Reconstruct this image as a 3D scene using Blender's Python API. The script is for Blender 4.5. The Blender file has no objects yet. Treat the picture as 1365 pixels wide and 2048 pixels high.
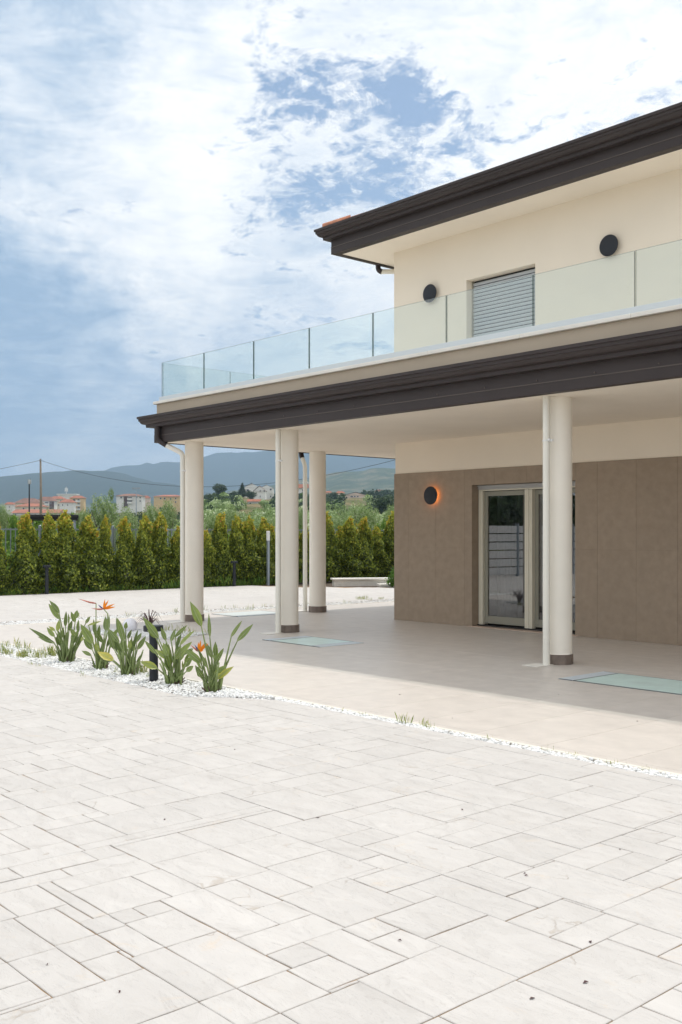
import bpy, math, random
import numpy as np
from mathutils import Vector, Matrix, noise

SC = bpy.context.scene
COL = SC.collection
RNG = random.Random(7)
NR = np.random.RandomState(7)

# ------------------------------------------------------------------ camera
FPX, CX, YH, CAMH = 2035.0, 682.5, 1067.0, 1.42      # photograph: focal length, centre and horizon in pixels
TH = math.radians(48.566)
F = Vector((-math.sin(TH), math.cos(TH), 0)); R = Vector((math.cos(TH), math.sin(TH), 0))
CAMP = Vector((0, 0, CAMH))
cam = bpy.data.cameras.new('camera'); cam_o = bpy.data.objects.new('camera', cam); COL.objects.link(cam_o)
cam_o.location = CAMP; cam_o.rotation_euler = (math.pi/2, 0, TH)
cam.sensor_fit = 'VERTICAL'; cam.sensor_height = 36.0; cam.sensor_width = 24.0
cam.lens = FPX/2048*36; cam.shift_y = 43/2048; cam.clip_start = 0.05; cam.clip_end = 30000
SC.camera = cam_o

# ------------------------------------------------------------------ sun, sky, exposure
SUN = Vector((-0.09, 0.447, 1.0)).normalized()
SUN_STR, SKY_STR, CLOUD_STR = 2.0, 0.105, 1.40  # clouds raised so the unseen sky brightens the shaded facade
sl = bpy.data.lights.new('sun', 'SUN'); sl.energy = SUN_STR; sl.angle = math.radians(0.6); sl.color = (1.0, 0.955, 0.89)
so = bpy.data.objects.new('sun', sl); COL.objects.link(so); so.rotation_euler = SUN.to_track_quat('Z', 'Y').to_euler()
SC.view_settings.view_transform = 'Standard'; SC.view_settings.look = 'None'
SC.view_settings.exposure = 0.34; SC.view_settings.gamma = 1.0; SC.view_settings.use_curve_mapping = False
SC.cycles.max_bounces = 10; SC.cycles.transparent_max_bounces = 24; SC.cycles.volume_bounces = 0
SC.cycles.caustics_reflective = False; SC.cycles.caustics_refractive = False

def pxdir(x, y):
    return (F + R*((x-CX)/FPX) + Vector((0, 0, (YH-y)/FPX))).normalized()

class NT:
    """small helper to write node trees"""
    def __init__(s, tree): s.t = tree; s.n = tree.nodes; s.l = tree.links; s.n.clear()
    def new(s, typ, **kw):
        n = s.n.new(typ)
        for k, v in kw.items():
            if k == 'ins':
                for a, b in v.items():
                    if hasattr(b, 'is_linked') or isinstance(b, bpy.types.NodeSocket): s.l.new(b, n.inputs[a])
                    else: n.inputs[a].default_value = b
            else: setattr(n, k, v)
        return n
    def math(s, op, a, b=None, c=None, clamp=False):
        n = s.n.new('ShaderNodeMath'); n.operation = op; n.use_clamp = clamp
        for i, v in enumerate((a, b, c)):
            if v is None: continue
            if isinstance(v, bpy.types.NodeSocket): s.l.new(v, n.inputs[i])
            else: n.inputs[i].default_value = v
        return n.outputs[0]
    def vmath(s, op, a, b=None, scale=None):
        n = s.n.new('ShaderNodeVectorMath'); n.operation = op
        for i, v in enumerate((a, b)):
            if v is None: continue
            if isinstance(v, bpy.types.NodeSocket): s.l.new(v, n.inputs[i])
            else: n.inputs[i].default_value = v
        if scale is not None: n.inputs['Scale'].default_value = scale
        return n
    def noise(s, vec, scale, detail=4, rough=.55, dist=0.0, dim='3D'):
        n = s.n.new('ShaderNodeTexNoise'); n.noise_dimensions = dim
        if vec is not None: s.l.new(vec, n.inputs['Vector'])
        n.inputs['Scale'].default_value = scale; n.inputs['Detail'].default_value = detail
        n.inputs['Roughness'].default_value = rough; n.inputs['Distortion'].default_value = dist
        return n.outputs['Fac']
    def ramp(s, fac, stops, interp='LINEAR'):
        n = s.n.new('ShaderNodeValToRGB'); n.color_ramp.interpolation = interp; cr = n.color_ramp
        while len(cr.elements) > 1: cr.elements.remove(cr.elements[-1])
        cr.elements[0].position = stops[0][0]; c = stops[0][1]; cr.elements[0].color = (*c, 1)
        for p, c in stops[1:]:
            e = cr.elements.new(p); e.color = (*c, 1)
        s.l.new(fac, n.inputs[0]); return n.outputs[0]
    def maprange(s, v, a, b, c=0.0, d=1.0, smooth=True):
        n = s.n.new('ShaderNodeMapRange'); n.interpolation_type = 'SMOOTHSTEP' if smooth else 'LINEAR'
        s.l.new(v, n.inputs['Value'])
        for k, x in zip(('From Min', 'From Max', 'To Min', 'To Max'), (a, b, c, d)): n.inputs[k].default_value = x
        return n.outputs[0]
    def mix(s, fac, a, b, blend='MIX'):
        n = s.n.new('ShaderNodeMix'); n.data_type = 'RGBA'; n.blend_type = blend
        for k, v in ((0, fac), (6, a), (7, b)):
            if isinstance(v, bpy.types.NodeSocket): s.l.new(v, n.inputs[k])
            else: n.inputs[k].default_value = (*v, 1) if isinstance(v, tuple) and len(v) == 3 else v
        return n.outputs[2]

world = bpy.data.worlds.new('World'); SC.world = world; world.use_nodes = True
w = NT(world.node_tree)
tc = w.new('ShaderNodeTexCoord').outputs['Generated']
nd = w.vmath('NORMALIZE', tc).outputs[0]
sep = w.new('ShaderNodeSeparateXYZ', ins={0: nd})
zz = w.math('ADD', w.math('MAXIMUM', sep.outputs[2], 0.0), 0.16)
comb = w.new('ShaderNodeCombineXYZ', ins={0: w.math('DIVIDE', sep.outputs[0], zz), 1: w.math('DIVIDE', sep.outputs[1], zz), 2: 0.37})
uv = comb.outputs[0]
n_big = w.noise(uv, 0.85, 3, .5, .4)
n_fine = w.noise(uv, 2.6, 12, .66, .55)
n_mott = w.noise(uv, 7.5, 10, .72, .5)
wn = w.new('ShaderNodeTexNoise', ins={'Vector': nd, 'Scale': 5.0, 'Detail': 8.0, 'Roughness': .62}).outputs['Color']
wn = w.vmath('SCALE', w.vmath('SUBTRACT', wn, (.5, .5, .5)).outputs[0], None, .34).outputs[0]
ndw = w.vmath('ADD', nd, wn).outputs[0]
def blob(px, py, r, amp):
    d = w.vmath('DISTANCE', ndw, tuple(pxdir(px, py))).outputs['Value']
    return w.maprange(d, 0.0, r*1.15, amp, 0.0)
def sumb(lst):
    o = None
    for b in lst:
        v = blob(*b); o = v if o is None else w.math('ADD', o, v)
    return o
blue = sumb([(700, 240, .09, .09), (780, 345, .08, .20), (600, 120, .11, .05), (690, 420, .09, .08), (905, 205, .08, .17), (575, 590, .13, .11),
             (805, 90, .05, .17), (640, 330, .08, .06), (1010, 170, .05, .15), (990, 50, .08, .09), (470, 545, .09, .07), (400, 640, .09, .05), (690, 60, .08, .06)])
cov = w.math('ADD', w.math('MULTIPLY', n_fine, 0.95), w.math('MULTIPLY', n_big, 0.20))
n_puff = w.noise(uv, 21.0, 8, .66, .6)
cov = w.math('ADD', cov, w.math('ADD', w.math('MULTIPLY', n_mott, 0.75), w.math('MULTIPLY', n_puff, 0.55)))
cov = w.math('SUBTRACT', cov, blue)
dens = w.maprange(cov, 0.93, 1.13, 0.0, 1.0)
dark = sumb([(-90, 660, .22, .40), (40, 760, .11, .14), (0, 20, .17, .32), (260, 20, .13, .26), (300, 740, .12, .24), (-520, 600, .35, .32), (430, 815, .12, .20), (560, 640, .10, .12), (682, 420, .75, .19)])  # last, widest patch is an added veil dimming the sky in view
lite = sumb([(230, 500, .10, .16), (140, 260, .15, .18), (330, 450, .15, .18), (1150, 170, .22, .14), (640, 230, .12, .08), (60, 930, .07, .10)])
shade = w.math('ADD', w.math('MULTIPLY', n_big, 0.45), w.math('MULTIPLY', n_fine, 1.05))
shade = w.math('ADD', w.math('ADD', shade, w.math('ADD', w.math('MULTIPLY', n_mott, 0.60), w.math('MULTIPLY', n_puff, 0.30))), -1.00)
n_str = w.noise(w.new('ShaderNodeMapping', ins={'Vector': nd, 'Scale': (2.2, 2.2, 9.0)}).outputs[0], 3.2, 9, .66, .9)
shade = w.math('ADD', shade, w.math('MULTIPLY', w.math('SUBTRACT', n_str, .5), .85))
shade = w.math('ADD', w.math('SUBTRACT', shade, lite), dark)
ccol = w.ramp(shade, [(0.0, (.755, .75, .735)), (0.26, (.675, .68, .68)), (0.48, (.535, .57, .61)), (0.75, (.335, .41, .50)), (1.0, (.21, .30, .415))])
low = w.maprange(sep.outputs[2], 0.0, 0.13, 1.0, 0.0)
ccol = w.mix(w.math('MULTIPLY', low, 0.55), ccol, (.52, .57, .61))
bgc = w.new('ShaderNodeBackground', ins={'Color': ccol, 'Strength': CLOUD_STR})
sky = w.new('ShaderNodeTexSky', sky_type='NISHITA', sun_disc=False, sun_elevation=math.asin(SUN.z), sun_rotation=math.atan2(SUN.x, SUN.y) % (2*math.pi))
sky.air_density = 1.0; sky.dust_density = 1.2; sky.ozone_density = 0.9
bgs = w.new('ShaderNodeBackground', ins={'Color': w.mix(.20, sky.outputs[0], (2.6, 4.0, 5.2)), 'Strength': SKY_STR})
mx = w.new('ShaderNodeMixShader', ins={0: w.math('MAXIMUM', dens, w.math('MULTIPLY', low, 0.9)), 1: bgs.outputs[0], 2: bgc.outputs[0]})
w.new('ShaderNodeOutputWorld', ins={'Surface': mx.outputs[0]})

# ------------------------------------------------------------------ helpers
def at_plane(x, y, ax, c):
    d = F + R*((x-CX)/FPX) + Vector((0, 0, (YH-y)/FPX)); i = 'xyz'.index(ax)
    return CAMP + d*((c-CAMP[i])/d[i])
def at_depth(x, y, dist):
    return CAMP + (F + R*((x-CX)/FPX) + Vector((0, 0, (YH-y)/FPX)))*dist

def props(o, label=None, cat=None, group=None, kind=None):
    if label: o['label'] = label
    if cat: o['category'] = cat
    if group: o['group'] = group
    if kind: o['kind'] = kind
    return o
def empty(name, loc=(0, 0, 0), rz=0.0, **k):
    o = bpy.data.objects.new(name, None); o.empty_display_size = .2; COL.objects.link(o); o.location = loc; o.rotation_euler = (0, 0, rz)
    return props(o, **k)
def link(name, me, parent=None, loc=(0, 0, 0), **k):
    o = bpy.data.objects.new(name, me); COL.objects.link(o); o.location = loc
    if parent is not None: o.parent = parent
    return props(o, **k)
def copytree(o, parent=None):
    c = o.copy(); COL.objects.link(c); c.parent = parent
    for ch in list(o.children): copytree(ch, c)
    return c

class MB:
    def __init__(s): s.v = []; s.f = []; s.m = []
    def add(s, vs, fs, mi=0):
        b = len(s.v); s.v += [tuple(p) for p in vs]; s.f += [tuple(i+b for i in f) for f in fs]; s.m += [mi]*len(fs)
    def box(s, x0, x1, y0, y1, z0, z1, c=0.0, mi=0):
        if c <= 0:
            s.add([(x, y, z) for z in (z0, z1) for y in (y0, y1) for x in (x0, x1)],
                  [(0, 2, 3, 1), (4, 5, 7, 6), (0, 1, 5, 4), (2, 6, 7, 3), (0, 4, 6, 2), (1, 3, 7, 5)], mi); return
        V = []; idx = {}
        xs = (x0, x1); ys = (y0, y1); zs = (z0, z1)
        for i in (0, 1):
            for j in (0, 1):
                for k in (0, 1):
                    sx, sy, sz = (1, -1)[i], (1, -1)[j], (1, -1)[k]
                    for a in range(3):
                        p = [xs[i]+sx*c, ys[j]+sy*c, zs[k]+sz*c]; p[a] = (xs[i], ys[j], zs[k])[a]
                        idx[(i, j, k, a)] = len(V); V.append(tuple(p))
        fs = []
        for a in range(3):
            b, d = [q for q in range(3) if q != a]
            for e in (0, 1):
                loop = []
                for (u, t) in ((0, 0), (1, 0), (1, 1), (0, 1)):
                    key = [0, 0, 0]; key[a] = e; key[b] = u; key[d] = t; loop.append(idx[(*key, a)])
                fl = (a != 1) == (e == 1)
                fs.append(tuple(loop) if fl else tuple(loop[::-1]))
            for u in (0, 1):
                for t in (0, 1):
                    k0 = [0, 0, 0]; k1 = [0, 0, 0]; k0[b] = k1[b] = u; k0[d] = k1[d] = t; k0[a] = 0; k1[a] = 1
                    fs.append((idx[(*k0, b)], idx[(*k1, b)], idx[(*k1, d)], idx[(*k0, d)]))
        for i in (0, 1):
            for j in (0, 1):
                for k in (0, 1): fs.append((idx[(i, j, k, 0)], idx[(i, j, k, 1)], idx[(i, j, k, 2)]))
        s.add(V, fs, mi)
    def ring_loft(s, rings, cap0=True, cap1=True, closed=True, mi=0):
        n = len(rings[0]); V = [p for r in rings for p in r]; fs = []
        for k in range(len(rings)-1):
            for i in range(n if closed else n-1):
                j = (i+1) % n; fs.append((k*n+i, k*n+j, (k+1)*n+j, (k+1)*n+i))
        if cap0: fs.append(tuple(range(n))[::-1])
        if cap1: fs.append(tuple((len(rings)-1)*n+i for i in range(n)))
        s.add(V, fs, mi)
    def cyl(s, x, y, z0, z1, r0, r1=None, n=24, mi=0, cap0=True, cap1=True):
        r1 = r0 if r1 is None else r1
        s.ring_loft([[(x+r*math.cos(2*math.pi*i/n), y+r*math.sin(2*math.pi*i/n), z) for i in range(n)] for z, r in ((z0, r0), (z1, r1))], cap0, cap1, mi=mi)
    def lathe(s, prof, n=24, cx=0, cy=0, mi=0):
        s.ring_loft([[(cx+r*math.cos(2*math.pi*i/n), cy+r*math.sin(2*math.pi*i/n), z) for i in range(n)] for r, z in prof], True, True, mi=mi)
    def tube(s, pts, rad, n=10, mi=0, flat=1.0, cap=True):
        pts = [Vector(p) for p in pts]; rads = rad if isinstance(rad, (list, tuple)) else [rad]*len(pts)
        rings = []; up = Vector((0, 0, 1)); prev = None
        for i, p in enumerate(pts):
            t = (pts[min(i+1, len(pts)-1)]-pts[max(i-1, 0)]).normalized()
            if prev is None:
                a = t.cross(up)
                if a.length < .05: a = t.cross(Vector((0, 1, 0)))
            else: a = prev - t*prev.dot(t)
            a.normalize(); prev = a; b = t.cross(a)
            rings.append([p + a*(rads[i]*math.cos(2*math.pi*k/n)) + b*(rads[i]*flat*math.sin(2*math.pi*k/n)) for k in range(n)])
        s.ring_loft(rings, cap, cap, mi=mi)
    def sphere(s, c, r, n=16, m=10, sz=1.0, mi=0):
        rings = []
        for k in range(m+1):
            a = math.pi*k/m; rr = max(math.sin(a), .01)*r
            rings.append([(c[0]+rr*math.cos(2*math.pi*i/n), c[1]+rr*math.sin(2*math.pi*i/n), c[2]-math.cos(a)*r*sz) for i in range(n)])
        s.ring_loft(rings, mi=mi)
    def mesh(s, name, mats, smooth=False, auto=None):
        me = bpy.data.meshes.new(name); me.from_pydata(s.v, [], s.f)
        for m in (mats if isinstance(mats, (list, tuple)) else [mats]): me.materials.append(m)
        if any(s.m): me.polygons.foreach_set('material_index', s.m)
        if smooth:
            me.polygons.foreach_set('use_smooth', [True]*len(s.f))
            if auto: me.set_sharp_from_angle(angle=math.radians(auto))
        me.update(); return me
    def obj(s, name, mats, parent=None, smooth=False, auto=None, loc=(0, 0, 0), **k):
        return link(name, s.mesh(name, mats, smooth, auto), parent, loc, **k)

# ------------------------------------------------------------------ materials
MATS = {}
def pbsdf(name, col, rough=.6, metal=0.0, spec=.5, bump=None, var=None, coat=0.0, ior=None, obj_var=0.0):
    """bump=(scale,strength,distance,detail); var=(scale,amount,detail): broad tone change; obj_var: tone change per object"""
    m = bpy.data.materials.new(name); m.use_nodes = True; t = NT(m.node_tree); MATS[name] = m
    geo = t.new('ShaderNodeNewGeometry').outputs['Position']
    c = t.new('ShaderNodeRGB'); c.outputs[0].default_value = (*col, 1); c = c.outputs[0]
    if var:
        f = t.noise(geo, var[0], var[2] if len(var) > 2 else 4, .6)
        f = t.maprange(f, .3, .7, 1-var[1], 1+var[1], False)
        c = t.vmath('MULTIPLY', c, t.new('ShaderNodeCombineXYZ', ins={0: f, 1: f, 2: f}).outputs[0]).outputs[0]
    if obj_var:
        oi = t.new('ShaderNodeObjectInfo').outputs['Random']
        f = t.maprange(oi, 0, 1, 1-obj_var, 1+obj_var, False)
        c = t.vmath('MULTIPLY', c, t.new('ShaderNodeCombineXYZ', ins={0: f, 1: f, 2: f}).outputs[0]).outputs[0]
    b = t.new('ShaderNodeBsdfPrincipled', ins={'Base Color': c, 'Roughness': rough, 'Metallic': metal, 'Specular IOR Level': spec, 'Coat Weight': coat})
    if ior: b.inputs['IOR'].default_value = ior
    if bump:
        h = t.noise(geo, bump[0], bump[3] if len(bump) > 3 else 4, .6)
        bn = t.new('ShaderNodeBump', ins={'Height': h, 'Strength': bump[1], 'Distance': bump[2]}); t.l.new(bn.outputs[0], b.inputs['Normal'])
    t.new('ShaderNodeOutputMaterial', ins={'Surface': b.outputs[0]}); return m

def stone_mat(name, far=False):
    m = bpy.data.materials.new(name); m.use_nodes = True; t = NT(m.node_tree)
    geo = t.new('ShaderNodeNewGeometry').outputs['Position']
    rnd = t.new('ShaderNodeAttribute', attribute_name='tint').outputs['Fac']
    off = t.new('ShaderNodeCombineXYZ', ins={0: t.math('MULTIPLY', rnd, 37.0), 1: t.math('MULTIPLY', rnd, 91.0), 2: t.math('MULTIPLY', rnd, 11.0)}).outputs[0]
    p = t.vmath('ADD', geo, off).outputs[0]
    st = t.new('ShaderNodeMapping', ins={'Vector': p, 'Rotation': (0, 0, .5), 'Scale': (1.0, 2.6, 1.0)}).outputs[0]
    n1 = t.noise(st, 2.6, 7, .66, 1.4); n2 = t.noise(st, 7.0, 8, .7, .8); n3 = t.noise(p, 60, 5, .7)
    base = t.ramp(n1, [(.25, (.49, .465, .44)), (.42, (.555, .53, .505)), (.6, (.59, .565, .54)), (.8, (.62, .595, .565))])
    warm = t.maprange(t.noise(p, 3.3, 7, .78, 1.2), .56, .74)
    base = t.mix(t.math('MULTIPLY', warm, .55), base, (.62, .52, .41))
    grey = t.maprange(n2, .54, .72)
    base = t.mix(t.math('MULTIPLY', grey, .60), base, (.53, .515, .50))
    lp = t.vmath('ADD', p, t.vmath('SCALE', t.new('ShaderNodeTexNoise', ins={'Vector': p, 'Scale': 9.0, 'Detail': 5.0}).outputs['Color'], None, .10).outputs[0]).outputs[0]
    ln = t.noise(lp, 3.1, 2, .5, .6); ln = t.math('ABSOLUTE', t.math('SUBTRACT', ln, .5))
    crack = t.math('MULTIPLY', t.maprange(ln, .0, .010, 1.0, 0.0), t.maprange(t.noise(p, 2.4, 3, .6), .57, .68))
    base = t.mix(t.math('MULTIPLY', crack, .42), base, (.36, .29, .22))
    tone = t.math('MULTIPLY', t.maprange(rnd, 0, 1, .965, 1.025, False), t.maprange(t.noise(geo, .7, 6, .65), .35, .65, .955, 1.02, False))
    base = t.vmath('MULTIPLY', base, t.new('ShaderNodeCombineXYZ', ins={0: tone, 1: tone, 2: tone}).outputs[0]).outputs[0]
    # slate relief: soft ledges + grain
    vor = t.new('ShaderNodeTexVoronoi', feature='SMOOTH_F1', ins={'Vector': t.vmath('ADD', st, t.vmath('SCALE', t.new('ShaderNodeTexNoise', ins={'Vector': p, 'Scale': 3.0, 'Detail': 4.0}).outputs['Color'], None, .55).outputs[0]).outputs[0], 'Scale': 2.2, 'Smoothness': .25}).outputs['Distance']
    h = t.math('ADD', t.math('MULTIPLY', n2, .6), t.math('MULTIPLY', n3, .12)); h = t.math('SUBTRACT', h, t.math('MULTIPLY', crack, .35))
    h = t.math('ADD', h, t.math('MULTIPLY', t.math('SNAP', t.math('ADD', n1, t.math('MULTIPLY', vor, .25)), .13), 1.6))
    b1 = t.new('ShaderNodeBump', ins={'Height': h, 'Strength': .55 if not far else .2, 'Distance': .014})
    b = t.new('ShaderNodeBsdfPrincipled', ins={'Base Color': base, 'Roughness': .72, 'Specular IOR Level': .3, 'Normal': b1.outputs[0]})
    t.new('ShaderNodeOutputMaterial', ins={'Surface': b.outputs[0]}); return m

def leaf_mat(name, stops, rough=.5, trans=.35, spec=.35):
    m = bpy.data.materials.new(name); m.use_nodes = True; t = NT(m.node_tree)
    rnd = t.new('ShaderNodeAttribute', attribute_name='tint').outputs['Fac']
    c = t.ramp(rnd, stops)
    b = t.new('ShaderNodeBsdfPrincipled', ins={'Base Color': c, 'Roughness': rough, 'Specular IOR Level': spec})
    tr = t.new('ShaderNodeBsdfTranslucent', ins={'Color': t.mix(.5, c, (.25, .35, .04), 'ADD') if False else c})
    mxs = t.new('ShaderNodeMixShader', ins={0: trans, 1: b.outputs[0], 2: tr.outputs[0]})
    t.new('ShaderNodeOutputMaterial', ins={'Surface': mxs.outputs[0]}); return m

def glass_mat(name, tint, refl=.0, rough=0.0):
    """thin architectural glass: tinted see-through plus fresnel reflection"""
    m = bpy.data.materials.new(name); m.use_nodes = True; t = NT(m.node_tree)
    tr = t.new('ShaderNodeBsdfTransparent', ins={'Color': (*tint, 1)})
    gl = t.new('ShaderNodeBsdfGlossy', ins={'Color': (1, 1, 1, 1), 'Roughness': rough})
    bf = t.new('ShaderNodeNewGeometry').outputs['Backfacing']
    fr = t.new('ShaderNodeFresnel', ins={'IOR': t.maprange(bf, 0, 1, 1.5, 1/1.5, False)}).outputs[0]
    f = t.math('ADD', fr, refl, clamp=True)
    t.new('ShaderNodeOutputMaterial', ins={'Surface': t.new('ShaderNodeMixShader', ins={0: f, 1: tr.outputs[0], 2: gl.outputs[0]}).outputs[0]}); return m

M_stone = stone_mat('stamped_stone'); M_stone_far = stone_mat('stamped_stone_far', True)
M_joint = pbsdf('joint_sand', (.29, .19, .105), .95, var=(3.0, .5, 6), bump=(90, .5, .004))
M_floor = pbsdf('terrace_porcelain', (.625, .575, .525), .42, spec=.4, var=(5.0, .08, 12), bump=(22, .05, .004), obj_var=.018)
M_grout = pbsdf('pale_grout', (.80, .76, .71), .9)
M_curb = pbsdf('cream_edging', (.76, .72, .64), .7, bump=(60, .2, .003))
M_pebble = pbsdf('white_marble_pebble', (.80, .80, .79), .55, var=(18, .12, 2))
M_soil = pbsdf('brown_soil', (.085, .06, .04), .95, var=(6, .4, 6), bump=(30, .8, .02))
M_plaster = pbsdf('cream_plaster', (.90, .81, .685), .85, spec=.2, bump=(160, .22, .003, 3), var=(1.2, .025, 5))
M_soffit = pbsdf('soffit_plaster', (.90, .82, .71), .85, spec=.2, bump=(120, .18, .003, 3), var=(.9, .04, 5))
M_column = pbsdf('column_plaster', (.90, .85, .765), .8, spec=.2, bump=(130, .25, .003, 3), var=(2.5, .035, 8))
M_parapet = pbsdf('taupe_plaster', (.52, .44, .345), .85, spec=.2, bump=(160, .3, .003, 3), var=(1.2, .04, 5))
M_coping = pbsdf('cream_coping', (.80, .77, .71), .55, var=(4, .06, 5), bump=(50, .1, .003))
M_walltile = pbsdf('taupe_porcelain', (.36, .285, .215), .6, spec=.2, var=(9, .09, 12), bump=(60, .16, .003, 6), obj_var=.02)
M_curtain = pbsdf('sheer_curtain', (.42, .42, .42), .9)
M_floorglass2 = pbsdf('pale_floor_glass', (.74, .79, .77), .3)
M_plinth = pbsdf('dark_plinth_tile', (.19, .15, .125), .5, var=(9, .2, 6), obj_var=.08)
M_tilegrout = pbsdf('taupe_grout', (.31, .25, .19), .9)
M_metal = pbsdf('brown_sheet_metal', (.046, .036, .035), .5, metal=.0, spec=.3, var=(2.0, .08, 4))
M_metal_d = pbsdf('seam_metal', (.11, .088, .075), .5, metal=.2)
M_pipe = pbsdf('cream_pipe', (.80, .775, .70), .35, spec=.5)
M_terra = pbsdf('terracotta', (.40, .17, .10), .8, var=(9, .3, 4), bump=(60, .3, .004), obj_var=.15)
M_alu = pbsdf('pale_aluminium', (.62, .66, .68), .35, metal=.3)
M_grille = pbsdf('zinc_grille', (.72, .78, .82), .4, metal=.15)
M_grille_d = pbsdf('dark_zinc_edge', (.16, .18, .20), .4, metal=.3)
M_frame = pbsdf('cream_door_frame', (.74, .70, .58), .4)
M_sash = pbsdf('khaki_sash', (.30, .29, .235), .45)
M_cass = pbsdf('grey_cassette', (.52, .51, .49), .4)
M_black = pbsdf('black_plastic', (.012, .012, .013), .5)
M_lamp = pbsdf('anthracite_metal', (.022, .026, .034), .55, metal=.1, spec=.4)
M_slat = pbsdf('grey_slat', (.50, .53, .56), .4)
M_sill = pbsdf('pink_marble', (.55, .42, .34), .35, var=(30, .25, 5))
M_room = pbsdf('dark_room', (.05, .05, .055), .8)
M_wood = pbsdf('grey_wood', (.24, .20, .16), .85, var=(2, .15, 4))
M_bark = pbsdf('bark', (.12, .095, .07), .9, bump=(25, .6, .02))
M_galv = pbsdf('galvanised_rail', (.33, .38, .43), .4, metal=.5)
M_white = pbsdf('white_paint', (.78, .78, .77), .5)
M_globe = pbsdf('opal_globe', (.82, .81, .86), .25, spec=.5)
M_glass = glass_mat('balustrade_glass', (.92, .962, .955), .03)
M_glass_edge = pbsdf('glass_edge', (.03, .10, .10), .15, spec=.8)
M_doorglass = glass_mat('door_glass', (.55, .57, .58), .10)
M_floorglass = pbsdf('frosted_floor_glass', (.62, .80, .76), .32, spec=.5, var=(5, .10, 8))

def emis(name, col, s):
    m = bpy.data.materials.new(name); m.use_nodes = True; t = NT(m.node_tree)
    t.new('ShaderNodeOutputMaterial', ins={'Surface': t.new('ShaderNodeEmission', ins={'Color': (*col, 1), 'Strength': s}).outputs[0]}); return m
M_glow = emis('amber_led', (1.0, .34, .09), 13.0)

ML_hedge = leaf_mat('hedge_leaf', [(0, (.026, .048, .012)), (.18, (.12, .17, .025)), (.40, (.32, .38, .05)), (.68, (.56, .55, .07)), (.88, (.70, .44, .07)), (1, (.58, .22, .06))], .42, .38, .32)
ML_olive = leaf_mat('olive_leaf', [(0, (.13, .20, .06)), (.5, (.27, .38, .13)), (.8, (.48, .58, .31)), (1, (.70, .74, .55))], .55, .30, .3)
ML_dark = leaf_mat('dark_leaf', [(0, (.018, .040, .015)), (.5, (.040, .080, .028)), (1, (.085, .13, .045))], .6, .2)
ML_green = leaf_mat('green_leaf', [(0, (.05, .12, .02)), (.5, (.13, .26, .035)), (1, (.28, .42, .07))], .55, .35)
ML_red = leaf_mat('red_leaf', [(0, (.12, .03, .02)), (.5, (.30, .08, .045)), (1, (.50, .20, .12))], .55, .3)
ML_grass = leaf_mat('weed_blade', [(0, (.14, .22, .04)), (.5, (.32, .38, .09)), (1, (.55, .50, .18))], .6, .35)
ML_bird = leaf_mat('paddle_leaf', [(0, (.065, .105, .028)), (.4, (.17, .24, .055)), (.7, (.29, .37, .08)), (.9, (.44, .47, .08)), (1, (.58, .52, .09))], .32, .28, .8)
M_stem = pbsdf('petiole_green', (.20, .26, .09), .45, var=(6, .3, 3))
M_rib = pbsdf('leaf_rib', (.36, .40, .20), .5)
M_orange = leaf_mat('orange_sepal', [(0, (.80, .20, .01)), (1, (.90, .33, .02))], .45, .35)
M_bract = pbsdf('red_bract', (.42, .13, .09), .5, var=(25, .5, 2))
M_blue = pbsdf('blue_petal', (.03, .04, .22), .5)
M_purple = pbsdf('purple_blade', (.10, .045, .045), .5, var=(14, .4, 2))

# ------------------------------------------------------------------ terrain, hills, haze
def vnoise(x, y, z=0.0): return noise.fractal(Vector((x, y, z)), 0.9, 2.1, 5)
def interp(x, xs, ys): return float(np.interp(x, xs, ys))
NEAR_X = [-600, 0, 230, 360, 420, 560, 620, 700, 770, 860, 1400, 2400]
def ground_z(px, d):
    """terrain height at photograph column px, distance d"""
    if d < 55: return -0.07 + 0.0*d
    r100 = 1.4
    a = interp(px, NEAR_X, [8, 9, 9.5, 11, 17, 17, 17, 17, 17, 17, 16, 12])     # height at 450 m
    b = interp(px, NEAR_X, [13, 15.5, 16, 17, 20, 20, 22, 23, 27, 28, 24, 14])     # height at 750 m
    z = float(np.interp(d, [55, 100, 200, 300, 450, 750, 1100, 1800], [-.07, .9, 3.4*a/17+.6, .57*a, a, b, b-6, b-14]))
    fade = min(1.0, (d-55)/80)
    return z + fade*(vnoise(px*.012, d*.012, 3.1)*1.0) + (vnoise(px*.02, d*.02, 7.)*1.4 if d > 300 else 0)
def heightfield(name, pxs, ds, zf, mat, **k):
    V = []; fs = []; n = len(ds)
    for x in pxs:
        dr = F + R*((x-CX)/FPX)
        for d in ds:
            p = dr*d; V.append((p.x, p.y, zf(x, d)))
    for i in range(len(pxs)-1):
        for j in range(n-1): fs.append((i*n+j, (i+1)*n+j, (i+1)*n+j+1, i*n+j+1))
    mb = MB(); mb.add(V, fs); return mb.obj(name, mat, smooth=True, **k)

def field_mat(name, cols, scale):
    m = bpy.data.materials.new(name); m.use_nodes = True; t = NT(m.node_tree)
    geo = t.new('ShaderNodeNewGeometry').outputs['Position']
    n1 = t.noise(geo, scale, 8, .65); c = t.ramp(n1, cols)
    b = t.new('ShaderNodeBump', ins={'Height': t.noise(geo, scale*4, 6, .7), 'Strength': .8, 'Distance': .25/scale})
    p = t.new('ShaderNodeBsdfPrincipled', ins={'Base Color': c, 'Roughness': .95, 'Specular IOR Level': .1, 'Normal': b.outputs[0]})
    t.new('ShaderNodeOutputMaterial', ins={'Surface': p.outputs[0]}); return m
M_field = field_mat('dry_grass_field', [(.3, (.10, .12, .045)), (.5, (.17, .17, .075)), (.62, (.28, .22, .12)), (.8, (.12, .14, .05))], .05)
M_forest = field_mat('forest_hill', [(.25, (.012, .024, .012)), (.5, (.026, .042, .020)), (.65, (.045, .06, .03)), (.8, (.10, .10, .06))], .035)
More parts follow.
